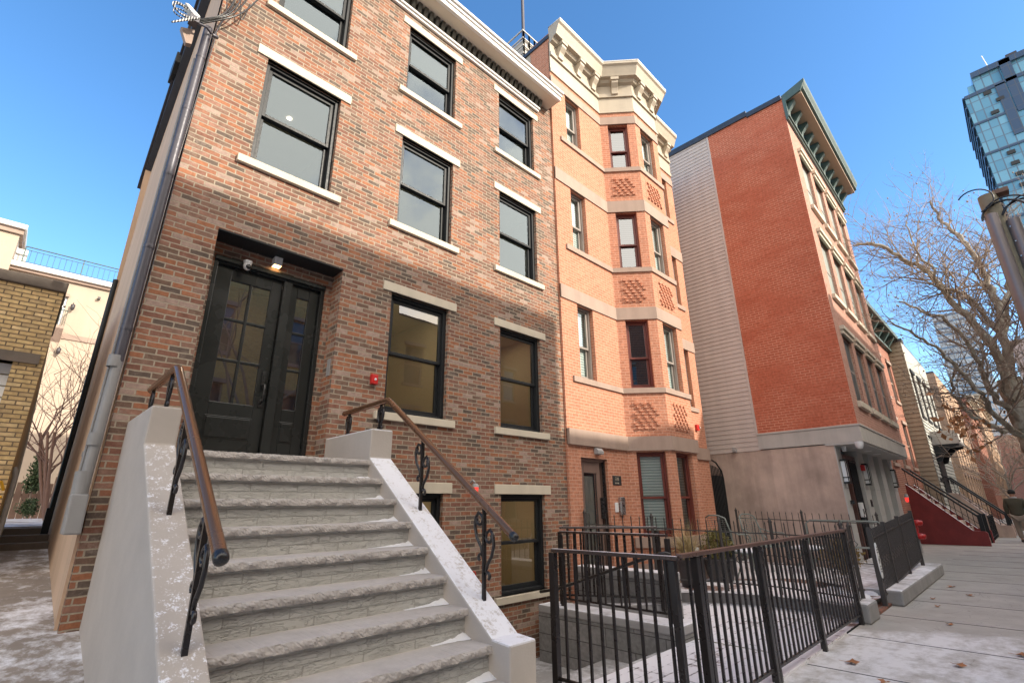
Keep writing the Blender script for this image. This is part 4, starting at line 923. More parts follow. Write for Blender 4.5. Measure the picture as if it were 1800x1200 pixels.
# snowy kerb of the front yard, curving under the spiked fence
YK = [(6.75, -.12), (7.45, -.78), (8.05, -1.55), (8.24, -2.2), (8.22, -2.8), (8.05, -3.28)]
m = MB(); path_strip(m, [(x, y) for x, y in YK][::-1], .0, -1.5, -1.25, back=.17)
struct(m.build('yard_kerb', 'kerb_concrete'))
m = MB(); m.box(8.0, 8.5, -3.42, -3.22, G, -1.22); struct(m.build('kerb_block', 'kerb_concrete', bevel=.03))
m = MB(); m.box(9.62, 14.2, -3.52, -3.05, G, -1.24); struct(m.build('planter_kerb', 'kerb_concrete', bevel=.03))
m = MB(); m.quad((9.7, -3.06, -1.27), (14.2, -3.06, -1.27), (14.2, -2.3, -1.2), (9.7, -2.3, -1.2)); struct(m.build('planting_bed', 'earth_snow'))
m = MB(); m.box(8.52, 9.62, -3.36, -3.06, G, G+.03); struct(m.build('brick_doorstep', 'paving_brick'))
# ------------------------------------------------------------------ fences
def lerp(a, b, t): return tuple(a[i]+(b[i]-a[i])*t for i in range(3))
def bar_fence(name, label, runs, posts, group=None, cap='rail_cap', gap=.115, post=.05):
    """runs: list of (bottom a, bottom b, height); flat cap rail, square balusters, bottom rail"""
    c = Vector(runs[0][0]); T = thing(name, label, 'fence', c, group)
    for ri, (a, b, h) in enumerate(runs):
        a3, b3 = Vector(a), Vector(b); L = (b3-a3).length; d = (b3-a3)/L; s = Vector((-d.y, d.x, 0)).normalized()
        def bar(p, q, w, hh, mb): 
            P = []
            for e in (p, q):
                for u, v in ((-w, 0), (w, 0), (w, hh), (-w, hh)): P.append(e+s*u+Vector((0, 0, v)))
            mb.add(P, [(0, 1, 2, 3)[::-1], (4, 5, 6, 7)[::-1], (0, 1, 5, 4), (1, 2, 6, 5), (2, 3, 7, 6), (3, 0, 4, 7)])
        up = Vector((0, 0, 1))
        m = MB(); bar(a3+up*h, b3+up*h, .027, .028, m); m.build('top_rail', cap if ri == 0 else 'rail_cap_bare', T, bevel=.004)
        m = MB(); bar(a3+up*.08, b3+up*.08, .012, .022, m); m.build('bottom_rail', 'black_metal', T)
        n = max(2, int(round(L/gap)))
        for i in range(1, n):
            p = a3.lerp(b3, i/n)
            m = MB(); m.box(p.x-.0095, p.x+.0095, p.y-.0095, p.y+.0095, p.z+.095, p.z+h+.002); m.build('baluster', 'black_metal', T)
        if ri == 0: posts = [t for t in posts]
    for (x, y, z, h, w) in posts:
        m = MB(); m.box(x-w, x+w, y-w, y+w, z-.02, z+h); m.build('post', 'black_metal', T, bevel=.003)
    return T
bar_fence('front_railing', 'black L-shaped front railing with flat brown top rail, along the pavement edge nearest the camera',
    [((3.56, -2.10, -1.43), (3.56, -3.30, -1.43), 1.045), ((3.56, -3.30, -1.43), (7.95, -3.32, -1.43), 1.06)],
    [(3.56, -2.10, -1.43, 1.04, .028), (3.56, -3.24, -1.43, 1.04, .025), (3.80, -3.30, -1.43, 1.05, .028), (3.875, -3.30, -1.43, 1.05, .02), (4.98, -3.31, -1.43, 1.05, .028), (5.06, -3.31, -1.43, 1.05, .02), (6.36, -3.315, -1.45, 1.06, .026), (7.95, -3.32, -1.43, 1.05, .026)])
bar_fence('areaway_railing', 'black railing with a snow-dusted top rail standing on the near block wall', [((5.62, -.46, -1.26), (5.62, -2.07, -1.26), .90)],
    [(5.62, -.46, -1.28, .90, .022), (5.62, -2.07, -1.28, .90, .026)], 'railings round the sunken areaway')
bar_fence('areaway_railing', 'short rear railing with snow-dusted top rail slanting towards the orange house', [((5.72, -.36, -1.24), (6.36, -1.52, -1.24), .93)],
    [(5.72, -.36, -1.28, .93, .022), (6.36, -1.52, -1.28, .95, .026)], 'railings round the sunken areaway')
m = MB(); m.tube([(5.46, -.2, -1.10), (5.46, -.5, -1.04), (5.46, -2.02, -.54), (5.46, -2.12, -.52), (5.52, -2.14, -.54)], .02, 8); o = m.build('handrail', 'black_metal', None, bevel=0); tag(o, 'black sloping handrail on the near block wall above the areaway steps', 'handrail')
def spiked_fence(name, label, pts, h, gap=.125, mat='dusty_metal', dia=4, zb=.1, group=None):
    T = thing(name, label, 'fence', pts[0], group); L = 0; segs = []
    for a, b in zip(pts, pts[1:]): l = (Vector(b)-Vector(a)).length; segs.append((Vector(a), Vector(b), l)); L += l
    for a, b, l in segs:
        for zz, nm in ((h-.13, 'top_rail'), (zb, 'bottom_rail')):
            m = MB(); m.tube([a+Vector((0, 0, zz)), b+Vector((0, 0, zz))], .0125, 4, smooth=False); m.build(nm, mat, T)
        n = max(2, int(l/gap)); d = (b-a).normalized()
        for i in range(n):
            p = a.lerp(b, (i+.5)/n); q = p+Vector((0, 0, zb-.0)); t = p+Vector((0, 0, h))
            m = MB()
            if dia and i % dia == 1:
                c = h*.46
                m.tube([q, p+Vector((0, 0, c-.06))], .0075, 4, smooth=False); m.tube([p+Vector((0, 0, c+.06)), t], .0075, 4, smooth=False)
                D = [p+Vector((0, 0, c-.06)), p+d*.05+Vector((0, 0, c)), p+Vector((0, 0, c+.06)), p-d*.05+Vector((0, 0, c)), p+Vector((0, 0, c-.06))]
                for u, v in zip(D, D[1:]): m.tube([u, v], .008, 4, smooth=False)
            else: m.tube([q, t], .0075, 4, smooth=False)
            m.lathe([(.0075, 0), (.011, .008), (0, .05)], t, 4); m.build('picket', mat, T)
    for a, b, l in segs+[(segs[-1][1], None, 0)]:
        m = MB(); m.tube([a-Vector((0, 0, .1)), a+Vector((0, 0, h+.02))], .024, 6, smooth=False); m.lathe([(.024, 0), (.034, .02), (.02, .045), (0, .09)], a+Vector((0, 0, h+.02)), 8); m.build('post', mat, T)
    return T
spiked_fence('spiked_fence', 'long spiked iron fence with diamond motifs between the snowy patio and the orange house yard', [(6.66, -.10, -1.10), (7.52, -.78, -1.18), (8.14, -1.60, -1.24), (8.32, -2.3, -1.26), (8.14, -3.26, -1.28)], .95)
spiked_fence('spiked_fence', 'spiked iron fence with diamond motifs running along the foot of the brown stucco wall', [(12.55, -.10, -1.2), (12.6, -1.5, -1.25), (12.7, -2.85, -1.3)], 1.0, dia=5)
spiked_fence('gate_panel', 'narrow spiked gate leaf standing open beside the front railing end post', [(8.02, -3.30, -1.40), (8.46, -3.28, -1.36)], 1.0, gap=.085, dia=0, zb=.05)
# dark leaning panel fence with a diamond band on the planter kerb
def panel_fence():
    T = thing('panel_fence', 'dark iron panel fence with zigzag band and white dog notice on the planter kerb', 'fence', (11.4, -3.3, -1.24))
    a, b = Vector((9.35, -3.33, -1.42)), Vector((13.6, -3.28, -1.24)); h = 1.02; n = 44
    for zz in (h-.13, .12): m = MB(); m.tube([a+Vector((0, 0, zz)), b+Vector((0, 0, zz))], .016, 4, smooth=False); m.build('rail', 'dusty_metal', T)
    for i in range(n):
        p = a.lerp(b, (i+.5)/n); m = MB(); m.tube([p+Vector((0, 0, .12)), p+Vector((0, 0, h))], .010, 4, smooth=False); m.build('picket', 'dusty_metal', T)
    m = MB(); d = (b-a).normalized()
    for r in (0, .07):
        q = [a.lerp(b, i/(n*1.0))+Vector((0, 0, .45+r+(.07 if i % 2 else 0))) for i in range(n+1)]; m.tube(q, .010, 4, smooth=False)
    m.build('zigzag_band', 'dusty_metal', T)
    for i, t in enumerate((0, .27, .60, 1)):
        p = a.lerp(b, t); m = MB(); m.box(p.x-.03, p.x+.03, p.y-.03, p.y+.03, p.z-.05, p.z+h+.03); m.build('post', 'dusty_metal', T, bevel=.004)
    # notice
    c = a+Vector((.02, -.045, .60)); m = MB(); ov = [(.075*math.cos(t), .24*math.sin(t)) for t in [i*math.pi/12 for i in range(24)]]
    m.prism([(c.x+u, c.y, c.z+v) for u, v in ov], (0, .012, 0)); s = m.build('dog_notice', 'sign_white', T)
    m = MB(); y = c.y-.002
    # little squatting dog silhouette and lines of lettering
    dog = [(-.04, -.03), (-.045, .01), (-.02, .03), (.005, .035), (.02, .06), (.045, .055), (.04, .04), (.03, .03), (.025, 0), (.03, -.04), (.02, -.04), (.012, -.01), (-.01, -.01), (-.02, -.045), (-.035, -.045)]
    m.add([(c.x+u, y, c.z+v) for u, v in dog], [tuple(range(len(dog)))[::-1]])
    for k, z in enumerate((.17, .135, .10, -.09, -.125, -.16)):
        w = .03 if k in (0, 5) else .045
        u = -w
        while u < w: m.quad((c.x+u, y, c.z+z), (c.x+u+.009, y, c.z+z), (c.x+u+.009, y, c.z+z+.02), (c.x+u, y, c.z+z+.02)); u += .014
    m.build('dog_symbol', 'ink', s)
panel_fence()
# arched black side gate between the orange and red houses
def side_gate():
    T = thing('side_gate', 'tall black arched iron gate in the gap between the orange and red houses', 'gate', (12.3, .25, G)); y = .25
    m = MB(); m.tube([(11.66, y, -1.3), (11.66, y, .72), (11.75, y, .9), (12.0, y, 1.02), (12.3, y, 1.04), (12.6, y, .98), (12.88, y, .78), (12.93, y, .6), (12.93, y, -1.3)], .02, 6); m.build('arch_frame', 'black_paint', T)
    for i in range(15):
        x = 11.74+i*.082; m = MB(); m.box(x-.009, x+.009, y-.009, y+.009, -1.3, .78+.12*math.sin(i/14*math.pi)); m.build('bar', 'black_paint', T)
    m = MB(); m.box(11.66, 12.93, y+.01, y+.02, -1.3, .66); m.build('mesh_backing', 'black_paint', T)
    m = MB(); m.lathe([(0, .05), (.03, .04), (.035, .02), (.02, 0)], (12.05, y-.03, -.30), 10, axis=(0, -1, 0)); m.build('knob', 'steel', T)
    m = MB(); m.lathe([(0, .05), (.03, .04), (.035, .02), (.02, 0)], (12.05, y-.03, -.42), 10, axis=(0, -1, 0)); m.build('lock', 'steel', T)
side_gate()
# ------------------------------------------------------------------ garden furniture and pots
def chair(label, x, y, rz, z=-1.25):
    T = thing('patio_chair', label, 'chair', (0, 0, 0), 'green metal patio chairs')
    def q(*p): return [Vector(a) for a in p]
    m = MB(); m.tube(q((-.24, .22, .42), (-.25, .30, .75), (-.22, .37, .98), (-.1, .40, 1.03), (.1, .40, 1.03), (.22, .37, .98), (.25, .30, .75), (.24, .22, .42)), .016, 6)
    m.build('back_frame', 'chair_metal', T)
    m = MB()
    for k in range(15): t = k/14; z1 = .45+.53*t; yy = .225+.15*t**1.3; m.tube([(-.24+.01*t, yy, z1), (.24-.01*t, yy, z1)], .004, 4)
    for k in range(5): u = -.16+.08*k; m.tube([(u, .22, .44), (u, .30, .75), (u, .38, 1.0)], .004, 4)
    m.build('back_mesh', 'chair_metal', T)
    m = MB(); m.tube(q((-.26, .22, .42), (-.26, -.26, .43), (.26, -.26, .43), (.26, .22, .42)), .015, 6)
    for k in range(13): yy = -.24+.036*k; m.tube([(-.26, yy, .425), (.26, yy, .425)], .006, 4)
    m.build('seat', 'chair_metal', T)
    for s in (-1, 1):
        m = MB(); m.tube(q((s*.25, .30, .75), (s*.29, .1, .68), (s*.30, -.2, .67), (s*.29, -.29, .60), (s*.27, -.27, .43)), .014, 6); m.build('armrest', 'chair_metal', T)
        m = MB(); m.tube(q((s*.26, -.26, .43), (s*.29, -.33, 0)), .014, 6); m.build('leg', 'chair_metal', T)
        m = MB(); m.tube(q((s*.24, .22, .42), (s*.28, .34, 0)), .014, 6); m.build('leg', 'chair_metal', T)
    T.location = (x, y, z); T.rotation_euler = (0, 0, rz); return T
chair('green metal mesh patio chair facing the pavement, in front of the arched gate', 11.2, -1.15, R(-20))
c = chair('green metal mesh patio chair seen side-on, beside the ochre shrub pot', 10.4, -.75, R(80))
def bench():
    T = thing('garden_bench', 'low metal garden bench with a looped back against the spiked stucco-side fence', 'bench', (11.9, -2.3, -1.3)); X = 12.3
    m = MB(); m.tube([(X, -2.95, -.85), (X+.08, -2.95, -.42), (X+.1, -2.9, -.38), (X+.1, -1.7, -.36), (X+.08, -1.62, -.42), (X, -1.62, -.83)], .018, 6); m.tube([(X+.09, -2.28, -.37), (X, -2.28, -.84)], .012, 6); m.build('back', 'chair_metal', T)
    m = MB()
    for k in range(8): m.tube([(X-.05*k, -2.95, -.85), (X-.05*k, -1.62, -.85)], .01, 4)
    m.build('seat', 'chair_metal', T)
    for xx, yy in ((X, -2.93), (X, -1.64), (X-.36, -2.93), (X-.36, -1.64)): m = MB(); m.tube([(xx, yy, -.85), (xx, yy, -1.32)], .016, 6); m.build('leg', 'chair_metal', T)
bench()
def round_table(x, y, z, r, label):
    T = thing('round_table', label, 'table', (x, y, z), 'snow-topped garden tables')
    m = MB(); m.lathe([(0, .42), (r, .42), (r, .40), (0, .39)], (x, y, z), 24); m.build('tabletop', 'chair_metal', T)
    m = MB(); m.lathe([(0, .485), (r*.6, .48), (r*.93, .46), (r*.97, .425), (r*.9, .421)], (x, y, z), 24); m.build('snow_layer', 'snow', T)
    for k in range(3): a = k*2.09; m = MB(); m.tube([(x+r*.3*math.cos(a), y+r*.3*math.sin(a), z+.4), (x+r*.85*math.cos(a), y+r*.85*math.sin(a), z)], .012, 5); m.build('leg', 'chair_metal', T)
round_table(9.75, -1.35, -1.25, .27, 'small round garden table topped with snow, beside the dark pots')
round_table(11.7, -1.75, -1.3, .30, 'round garden table topped with snow, in front of the bench')
def foliage(mb, c, rad, n, size, rr, up=.3, shell=.55):
    for _ in range(n):
        while True:
            p = Vector((rr.uniform(-1, 1), rr.uniform(-1, 1), rr.uniform(-1, 1)))
            if shell*rr.random() < p.length < 1: break
        w = 1+.25*math.sin(p.x*5+c[0]*3)+.2*math.sin(p.y*6+2)
        q = Vector(c)+Vector((p.x*rad[0]*w, p.y*rad[1]*w, p.z*rad[2]))
        d = Vector((rr.gauss(0, 1), rr.gauss(0, 1), rr.gauss(up, 1))).normalized(); s = d.orthogonal().normalized(); s.rotate(Matrix.Rotation(rr.random()*6.28, 3, d)); l = size*(.6+.8*rr.random())
        mb.add([q, q+d*l*.5+s*l*.28, q+d*l, q+d*l*.5-s*l*.28], [(0, 1, 2, 3)])
def pot(mb, c, r, h): mb.lathe([(0, 0), (r*.72, 0), (r*.85, h*.3), (r, h*.92), (r*1.08, h*.93), (r*1.08, h), (r*.95, h), (r*.9, h*.88), (0, h*.86)], c, 20)
def potted(name, label, x, y, z, r, h, kind, cat='plant'):
    T = thing(name, label, cat, (x, y, z)); m = MB(); pot(m, (x, y, z), r, h); m.build('pot', 'terracotta_dark', T); rr = random.Random(int(x*100)); m = MB()
    if kind == 'grass':
        for _ in range(300):
            a = rr.random()*6.28; l = rr.uniform(.40, .85); lean = rr.uniform(.15, 1.0); b = Vector((x+.04*rr.gauss(0, 1), y+.04*rr.gauss(0, 1), z+h*.88)); o_ = Vector((math.cos(a), math.sin(a), 0)); s = Vector((-math.sin(a), math.cos(a), 0))*.006; prev = b
            vs = []; n = 5
            for k in range(n+1): t = k/n; p = b+o_*l*lean*t**1.3+Vector((0, 0, l*(t-.75*lean*t*t))); vs += [p-s*(1-t*.8), p+s*(1-t*.8)]
            m.add(vs, [(2*k, 2*k+1, 2*k+3, 2*k+2) for k in range(n)])
        m.build('grass_blades', 'dry_grass', T)
    else:
        foliage(m, (x, y, z+h+.2), (r*.95, r*.95, .27), 1500, .05, rr, .8); m.build('foliage', kind, T)
potted('potted_grass', 'pot of dry straw-coloured ornamental grass in front of the bay window', 8.28, -.95, -1.28, .20, .42, 'grass')
potted('potted_shrub', 'pot of ochre-green bushy shrub beside the right corner of the bay', 9.30, -1.0, -1.28, .27, .36, 'boxwood')
m = MB(); rr = random.Random(5); x, y = 9.4, -2.9
for k in range(7): a = k*.9; m.tube([(x, y, -1.28), (x+.05*math.cos(a), y+.05*math.sin(a), -1.0), (x+.16*math.cos(a), y+.16*math.sin(a), -.75)], .006, 4)
T = thing('ochre_bush', 'small ochre bush in the snow behind the dog notice', 'bush', (x, y, -1.28)); m.build('stems', 'twig', T)
m = MB(); foliage(m, (x, y, -.80), (.24, .24, .26), 1300, .045, rr, .8); m.build('foliage', 'ochre_shrub', T)
m = MB()
for _ in range(60): 
    a, b = rnd.uniform(8.6, 9.6), rnd.uniform(-3.15, -2.5); r = rnd.uniform(.05, .14)
    m.lathe([(r, 0), (r*.8, r*.35), (r*.4, r*.55), (0, r*.6)], (a, b, -1.36+rnd.random()*.05), 7)
o = m.build('snow_heap', 'snow'); tag(o, 'lumpy shovelled snow heap behind the open gate leaf', 'snow'); o['kind'] = 'stuff'
m = MB(); m.box(8.9, 9.9, -1.9, -1.82, -1.25, -1.05); 
# ------------------------------------------------------------------ maroon stoop and the stoops beyond
def far_stoop(name, label, x0, x1, ytop, ybot, ztop, mat, capmat, rails=True, group=None):
    T = thing(name, label, 'steps', (x0, ybot, G), group)
    for xa in (x0, x1-.22):
        m = MB(); P = [(ytop, G), (ytop, ztop), (ytop-.35, ztop), (ybot+.35, -.98), (ybot+.05, -.99), (ybot, -1.05), (ybot, G)]; m.prism([(xa, a, b) for a, b in P], (.22, 0, 0)); m.build('side_wall', mat, T, bevel=.01)
        m = MB(); c = [(ytop-.35, ztop+.004), (ybot+.35, -.976)]; m.quad((xa-.01, c[0][0], c[0][1]), (xa-.01, c[1][0], c[1][1]), (xa+.23, c[1][0], c[1][1]), (xa+.23, c[0][0], c[0][1])); m.build('snow_cap', 'snow_cap', T)
    n = 10
    for k in range(n):
        t = k/n; z = ztop-.25-(ztop-.25-G)*t; y = ytop-.3-(ytop-.3-ybot-.2)*t; m = MB(); m.box(x0+.22, x1-.22, y-.3, y, z-.2, z); m.build('step', 'brown_stucco', T)
def far_rail(label, x, ytop, ybot, ztop, zbot, post_end=True):
    T = thing('stoop_railing', label, 'railing', (x, ytop, G), 'iron railings of the far stoops')
    m = MB(); P = [(x, ytop, ztop), (x, ytop-.45, ztop-.03), (x, ybot, zbot)]; m.tube(P, .035, 6); m.build('handrail', 'black_paint', T)
    P2 = [(x, ytop, ztop-.5), (x, ytop-.45, ztop-.53), (x, ybot, zbot-.42)]
    m = MB(); m.tube(P2, .012, 4); m.build('lower_rail', 'black_paint', T)
    n = 9
    for k in range(n):
        t = k/(n-1); y = ytop+(ybot-ytop)*t; z = ztop if y > ytop-.45 else ztop-.03+(zbot-ztop+.03)*(ytop-.45-y)/(ytop-.45-ybot)
        m = MB(); m.tube([(x, y, z-.62), (x, y, z)], .013, 4); m.build('baluster', 'black_paint', T)
    if post_end: m = MB(); m.box(x-.06, x+.06, ybot-.06, ybot+.06, G, zbot+.08); m.build('newel_post', 'black_paint', T)
far_stoop('maroon_stoop', 'maroon painted stoop with a snowy sloping side wall, beyond the stone canopy', 23.5, 25.6, -1.5, -3.82, .70, 'maroon_stucco', 'snow')
far_rail('black iron railing on the near side wall of the maroon stoop', 23.6, -1.45, -3.72, 1.22, -.55)
far_rail('black iron railing on the far side wall of the maroon stoop', 25.4, -1.45, -3.72, 1.22, -.55)
far_stoop('brown_stoop', 'brown stone stoop under the hooded porch of the clapboard house', 29.2, 31.2, -2.5, -4.3, .30, 'brown_stucco', 'snow')
far_rail('black iron railing on the near side of the brown stoop', 29.3, -2.2, -4.2, 1.02, -.62)
far_rail('black iron railing on the far side of the brown stoop', 31.1, -2.2, -4.2, 1.02, -.62)
m = MB()
for (a, b), nm in (((26.2, -3.55), 0),):
    pass
def yard_railing():
    T = thing('yard_railing', 'low black yard railing between the maroon and brown stoops', 'railing', (26.5, -3.8, G))
    for z in (-.60, -1.3): m = MB(); m.box(25.8, 29.1, -3.81, -3.79, z, z+.03); m.build('rail', 'black_paint', T)
    for k in range(22): m = MB(); x = 25.85+k*.15; m.box(x-.01, x+.01, -3.81, -3.79, -1.4, -.55); m.build('picket', 'black_paint', T)
yard_railing()
# ------------------------------------------------------------------ left side: garage, cream house, alley
def yellow_building():
    T = thing('yellow_brick_garage', 'low yellow brick building with a dark stone coping at the left edge, across the alley', 'building', (-1, 1.6, -.8))
    F = Fr((0, 1.5, 0), (1, 0, 0))
    m = MB(); wall_holes(m, F, -4.5, .012, -1.6, 2.19, [(-1.6, -.20, -.4, 1.40)], .16); m.build('brick_wall', 'yellow_brick', T)
    m = MB(); m.box(-4.5, .03, 1.47, 3.4, 2.19, 2.30); m.build('coping', 'soot_stone', T, bevel=.01)
    m = MB(); n = 8
    xs = lambda z: .012+.085*max(0, min(1, (2.1-z)/1.6))**.8
    for k in range(n):
        z0, z1 = -1.6+3.8*k/n, -1.6+3.8*(k+1)/n; m.quad((.012, 1.5, z0), (xs(z0), 3.2, z0), (xs(z1), 3.2, z1), (.012, 1.5, z1))
    m.quad((-4.5, 3.4, -1), (-4.5, 3.4, 2.19), (.0, 3.4, 2.19), (.1, 3.2, -1)); m.build('painted_side_wall', 'yellow_stucco', T)
    m = MB(); m.box(-1.8, -.02, 1.475, 1.62, 1.40, 1.50); m.build('lintel', 'soot_stone', T)
    m = MB()
    for k in range(16): m.box(-1.6, -.2, 1.62, 1.64, -.4+k*.113, -.4+k*.113+.10)
    m.build('roller_shutter', 'white_plastic', T)
    m = MB(); m.tube([(.05, 1.75, -.7), (.055, 1.75, .34), (.035, 1.78, .42)], .022, 8); m.build('drain_pipe', 'pipe_grey', T)
    m = MB(); m.tube([(.0, 1.45, .20), (-.03, 1.38, .27), (-.10, 1.36, .27), (-.12, 1.38, .17), (-.06, 1.42, .10), (.0, 1.45, .14)], .012, 6); m.build('yellow_bracket', 'yellow_paint', T)
plain('soot_stone', (.13, .105, .085), .85, var=.25, bump=.3, bscale=40)
plain('yellow_stucco', (.42, .29, .12), .8, var=.15, vscale=2, bump=.3, bscale=60, streak=.3)
yellow_building()
def cream_house():
    T = thing('cream_apartment_house', 'cream stucco apartment house with a roof terrace railing, beyond the alley', 'house', (0, 14, -.1)); Y = 12.2
    F = Fr((0, Y, 0), (1, 0, 0))
    m = MB(); wall_holes(m, F, -1.12, 6, -.2, 6.15, [(-.3, .14, 4.72, 5.60)], .15); m.box(-6, -1.12, Y-.25, Y+8, -.2, 7.0); m.quad((-1.12, Y, 6.15), (6, Y, 6.15), (6, Y+8, 6.15), (-1.12, Y+8, 6.15)); m.build('stucco_wall', 'cream_stucco', T)
    m = MB(); m.box(-1.12, 6, Y-.08, Y+.02, 6.03, 6.11); m.box(-6, -1.06, Y-.32, Y+8, 6.92, 7.06); m.box(-1.12, 6, Y-.03, Y+.02, 4.42, 4.56); m.box(-.3, .16, Y-.05, Y+.02, 5.60, 5.68); m.build('brown_band', 'sandstone', T)
    m = MB(); m.box(-1.14, 6, Y-.16, Y+.1, 6.11, 6.24); m.box(-6, -1.02, Y-.40, Y+8, 7.06, 7.18); m.build('white_coping', 'cornice_white', T)
    m = MB()
    for z in (6.62, 6.42): m.quad((-.99, Y+1.4, z), (-1.12, Y+.2, z), (-1.12, Y+.2, z+.15), (-.99, Y+1.4, z+.15)); m.box(-1.12, -.9, Y+.3, Y+.5, z, z+.14)
    m.build('eave_bracket', 'cornice_white', T)
    m = MB(); m.tube([(-.95, Y, 6.75), (6, Y, 6.75)], .018, 4); m.tube([(-.95, Y, 6.66), (6, Y, 6.66)], .010, 4); m.tube([(-.95, Y, 6.32), (6, Y, 6.32)], .010, 4)
    for k in range(50): m.tube([(-.95+k*.12, Y, 6.32), (-.95+k*.12, Y, 6.66)], .006, 3)
    for k in range(5): m.tube([(-.95+k*1.2, Y, 6.2), (-.95+k*1.2, Y, 6.75)], .018, 4)
    m.build('terrace_railing', 'verdigris', T)
    m = MB(); ringbox(m, F, -.3, .14, 4.72, 5.60, .05, .05, .1); m.box(-.3, .14, Y+.05, Y+.1, 5.30, 5.35); w = m.build('terrace_door', 'white_plastic', T)
    m = MB(); m.quad(F(-.3, .11, 4.72), F(.14, .11, 4.72), F(.14, .11, 5.6), F(-.3, .11, 5.6)); m.build('pane', 'tower_glassy', w)
    m = MB(); m.prism([(-.4, Y, 4.30), (-.4, Y, 4.70), (-.4, Y-.30, 4.70), (-.4, Y-.30, 4.62)], (.62, 0, 0)); b = m.build('balcony', 'sandstone', T)
    m = MB(); m.tube([(.21, Y, 5.12), (.21, Y-.3, 5.12), (-.4, Y-.3, 5.12)], .014, 4)
    for k in range(14): m.tube([(.21-.045*k, Y-.3, 4.7), (.21-.045*k, Y-.3, 5.12)], .005, 3)
    for k in range(6): m.tube([(.21, Y-.05*k, 4.7), (.21, Y-.05*k, 5.12)], .005, 3)
    m.build('balcony_railing', 'verdigris', b)
    for x, z in ((.28, 5.28), (.25, 4.02)):
        m = MB(); m.lathe([(0, .14), (.05, .10), (.045, -.02), (.02, -.06), (0, -.07)], (x, Y-.10, z), 8); m.tube([(x, Y, z+.1), (x, Y-.1, z+.16)], .012, 4); m.build('wall_lantern', 'dark_brown_metal', T)
    m = MB(); m.box(.74, .80, Y-.12, Y, 5.70, 5.76); m.build('vent', 'dark_brown_metal', T)
MATS['tower_glassy'] = MATS['dark_glass2']
cream_house()
m = MB()
for k in range(3): m.box(.0, .62, 2.6+k*.30, 3.5, -.6, -.315+k*.072)
struct(m.build('alley_steps', 'soot_stone'))
def board_fence():
    T = thing('board_fence', 'weathered brown board fence at the end of the alley garden', 'fence', (.3, 9.6, -.12)); r = random.Random(2)
    for k in range(22):
        x = -1.2+k*.115; h = .66+.05*r.random()+(.12 if k % 7 == 3 else 0); m = MB(); m.box(x, x+.105, 9.6+.02*r.random(), 9.63+.02*r.random(), -.12, h-.1); m.build('board', 'wood_fence', T)
    m = MB(); m.box(-1.2, 1.4, 9.63, 9.68, .3, .38); m.build('rail', 'wood_fence', T)
board_fence()
m = MB(); rr = random.Random(9); foliage(m, (.43, 8.6, .09), (.17, .17, .17), 1500, .035, rr, .6); T = thing('round_bush', 'small clipped green bush in the snow before the board fence', 'bush', (.43, 8.6, -.1)); m.build('foliage', 'evergreen', T); m = MB(); m.tube([(.43, 8.6, -.1), (.43, 8.6, .1)], .012, 5); m.build('stem', 'twig', T)
m = MB()
for k in range(9): foliage(m, (.42+.04*math.sin(k*2), 9.3, .45+.08*k), (.17-.012*k, .14, .09), 260, .05, rr, .9)
T = thing('evergreen_shrub', 'taller dark evergreen shrub standing behind the clipped bush', 'shrub', (.42, 9.3, -.1)); m.build('foliage', 'evergreen', T); m = MB(); m.tube([(.42, 9.3, -.1), (.42, 9.3, .9)], .015, 5); m.build('stem', 'twig', T)
# ------------------------------------------------------------------ bare trees
def grow(mb, p, d, L, r, depth, rr, droop=0., k=3, tips=None):
    """recursive twig: bends as it goes, throws side twigs"""
    n = max(3, int(L/.18)) if depth > 1 else 3
    pts = [p.copy()]; q = p.copy(); dd = d.copy(); kids = []
    for i in range(n):
        dd = (dd+Vector((rr.gauss(0, .16), rr.gauss(0, .16), rr.gauss(.02-droop, .14)))).normalized(); q = q+dd*(L/n); pts.append(q.copy())
        if depth > 0 and i >= 1: kids.append((q.copy(), dd.copy(), 1-i/n))
    mb.tube(pts, [max(r*(1-.8*i/n), .0017) for i in range(n+1)], 3 if r < .03 else 6, cap=False)
    if tips is not None and depth == 0: tips.append(pts[-1])
    if depth > 0:
        for (q, dv, t) in kids:
            for _ in range(1 if rr.random() < .75 else 2):
                if rr.random() > .86: continue
                ax = dv.orthogonal().normalized(); ax.rotate(Matrix.Rotation(rr.random()*6.28, 3, dv)); nd = (dv*.75+ax*(.55+.5*rr.random())+Vector((0, 0, .12))).normalized()
                grow(mb, q, nd, L*(.38+.28*rr.random()), r*.5, depth-1, rr, droop, k, tips)
def resample(pts, n):
    P = [Vector(p) for p in pts]; out = []
    for i in range(len(P)-1):
        a, b = P[i], P[i+1]; p0 = P[max(i-1, 0)]; p3 = P[min(i+2, len(P)-1)]
        for k in range(n):
            t = k/n; out.append(.5*((2*a)+(b-p0)*t+(2*p0-5*a+4*b-p3)*t*t+(3*a-p0-3*b+p3)*t**3))
    return out+[P[-1]]
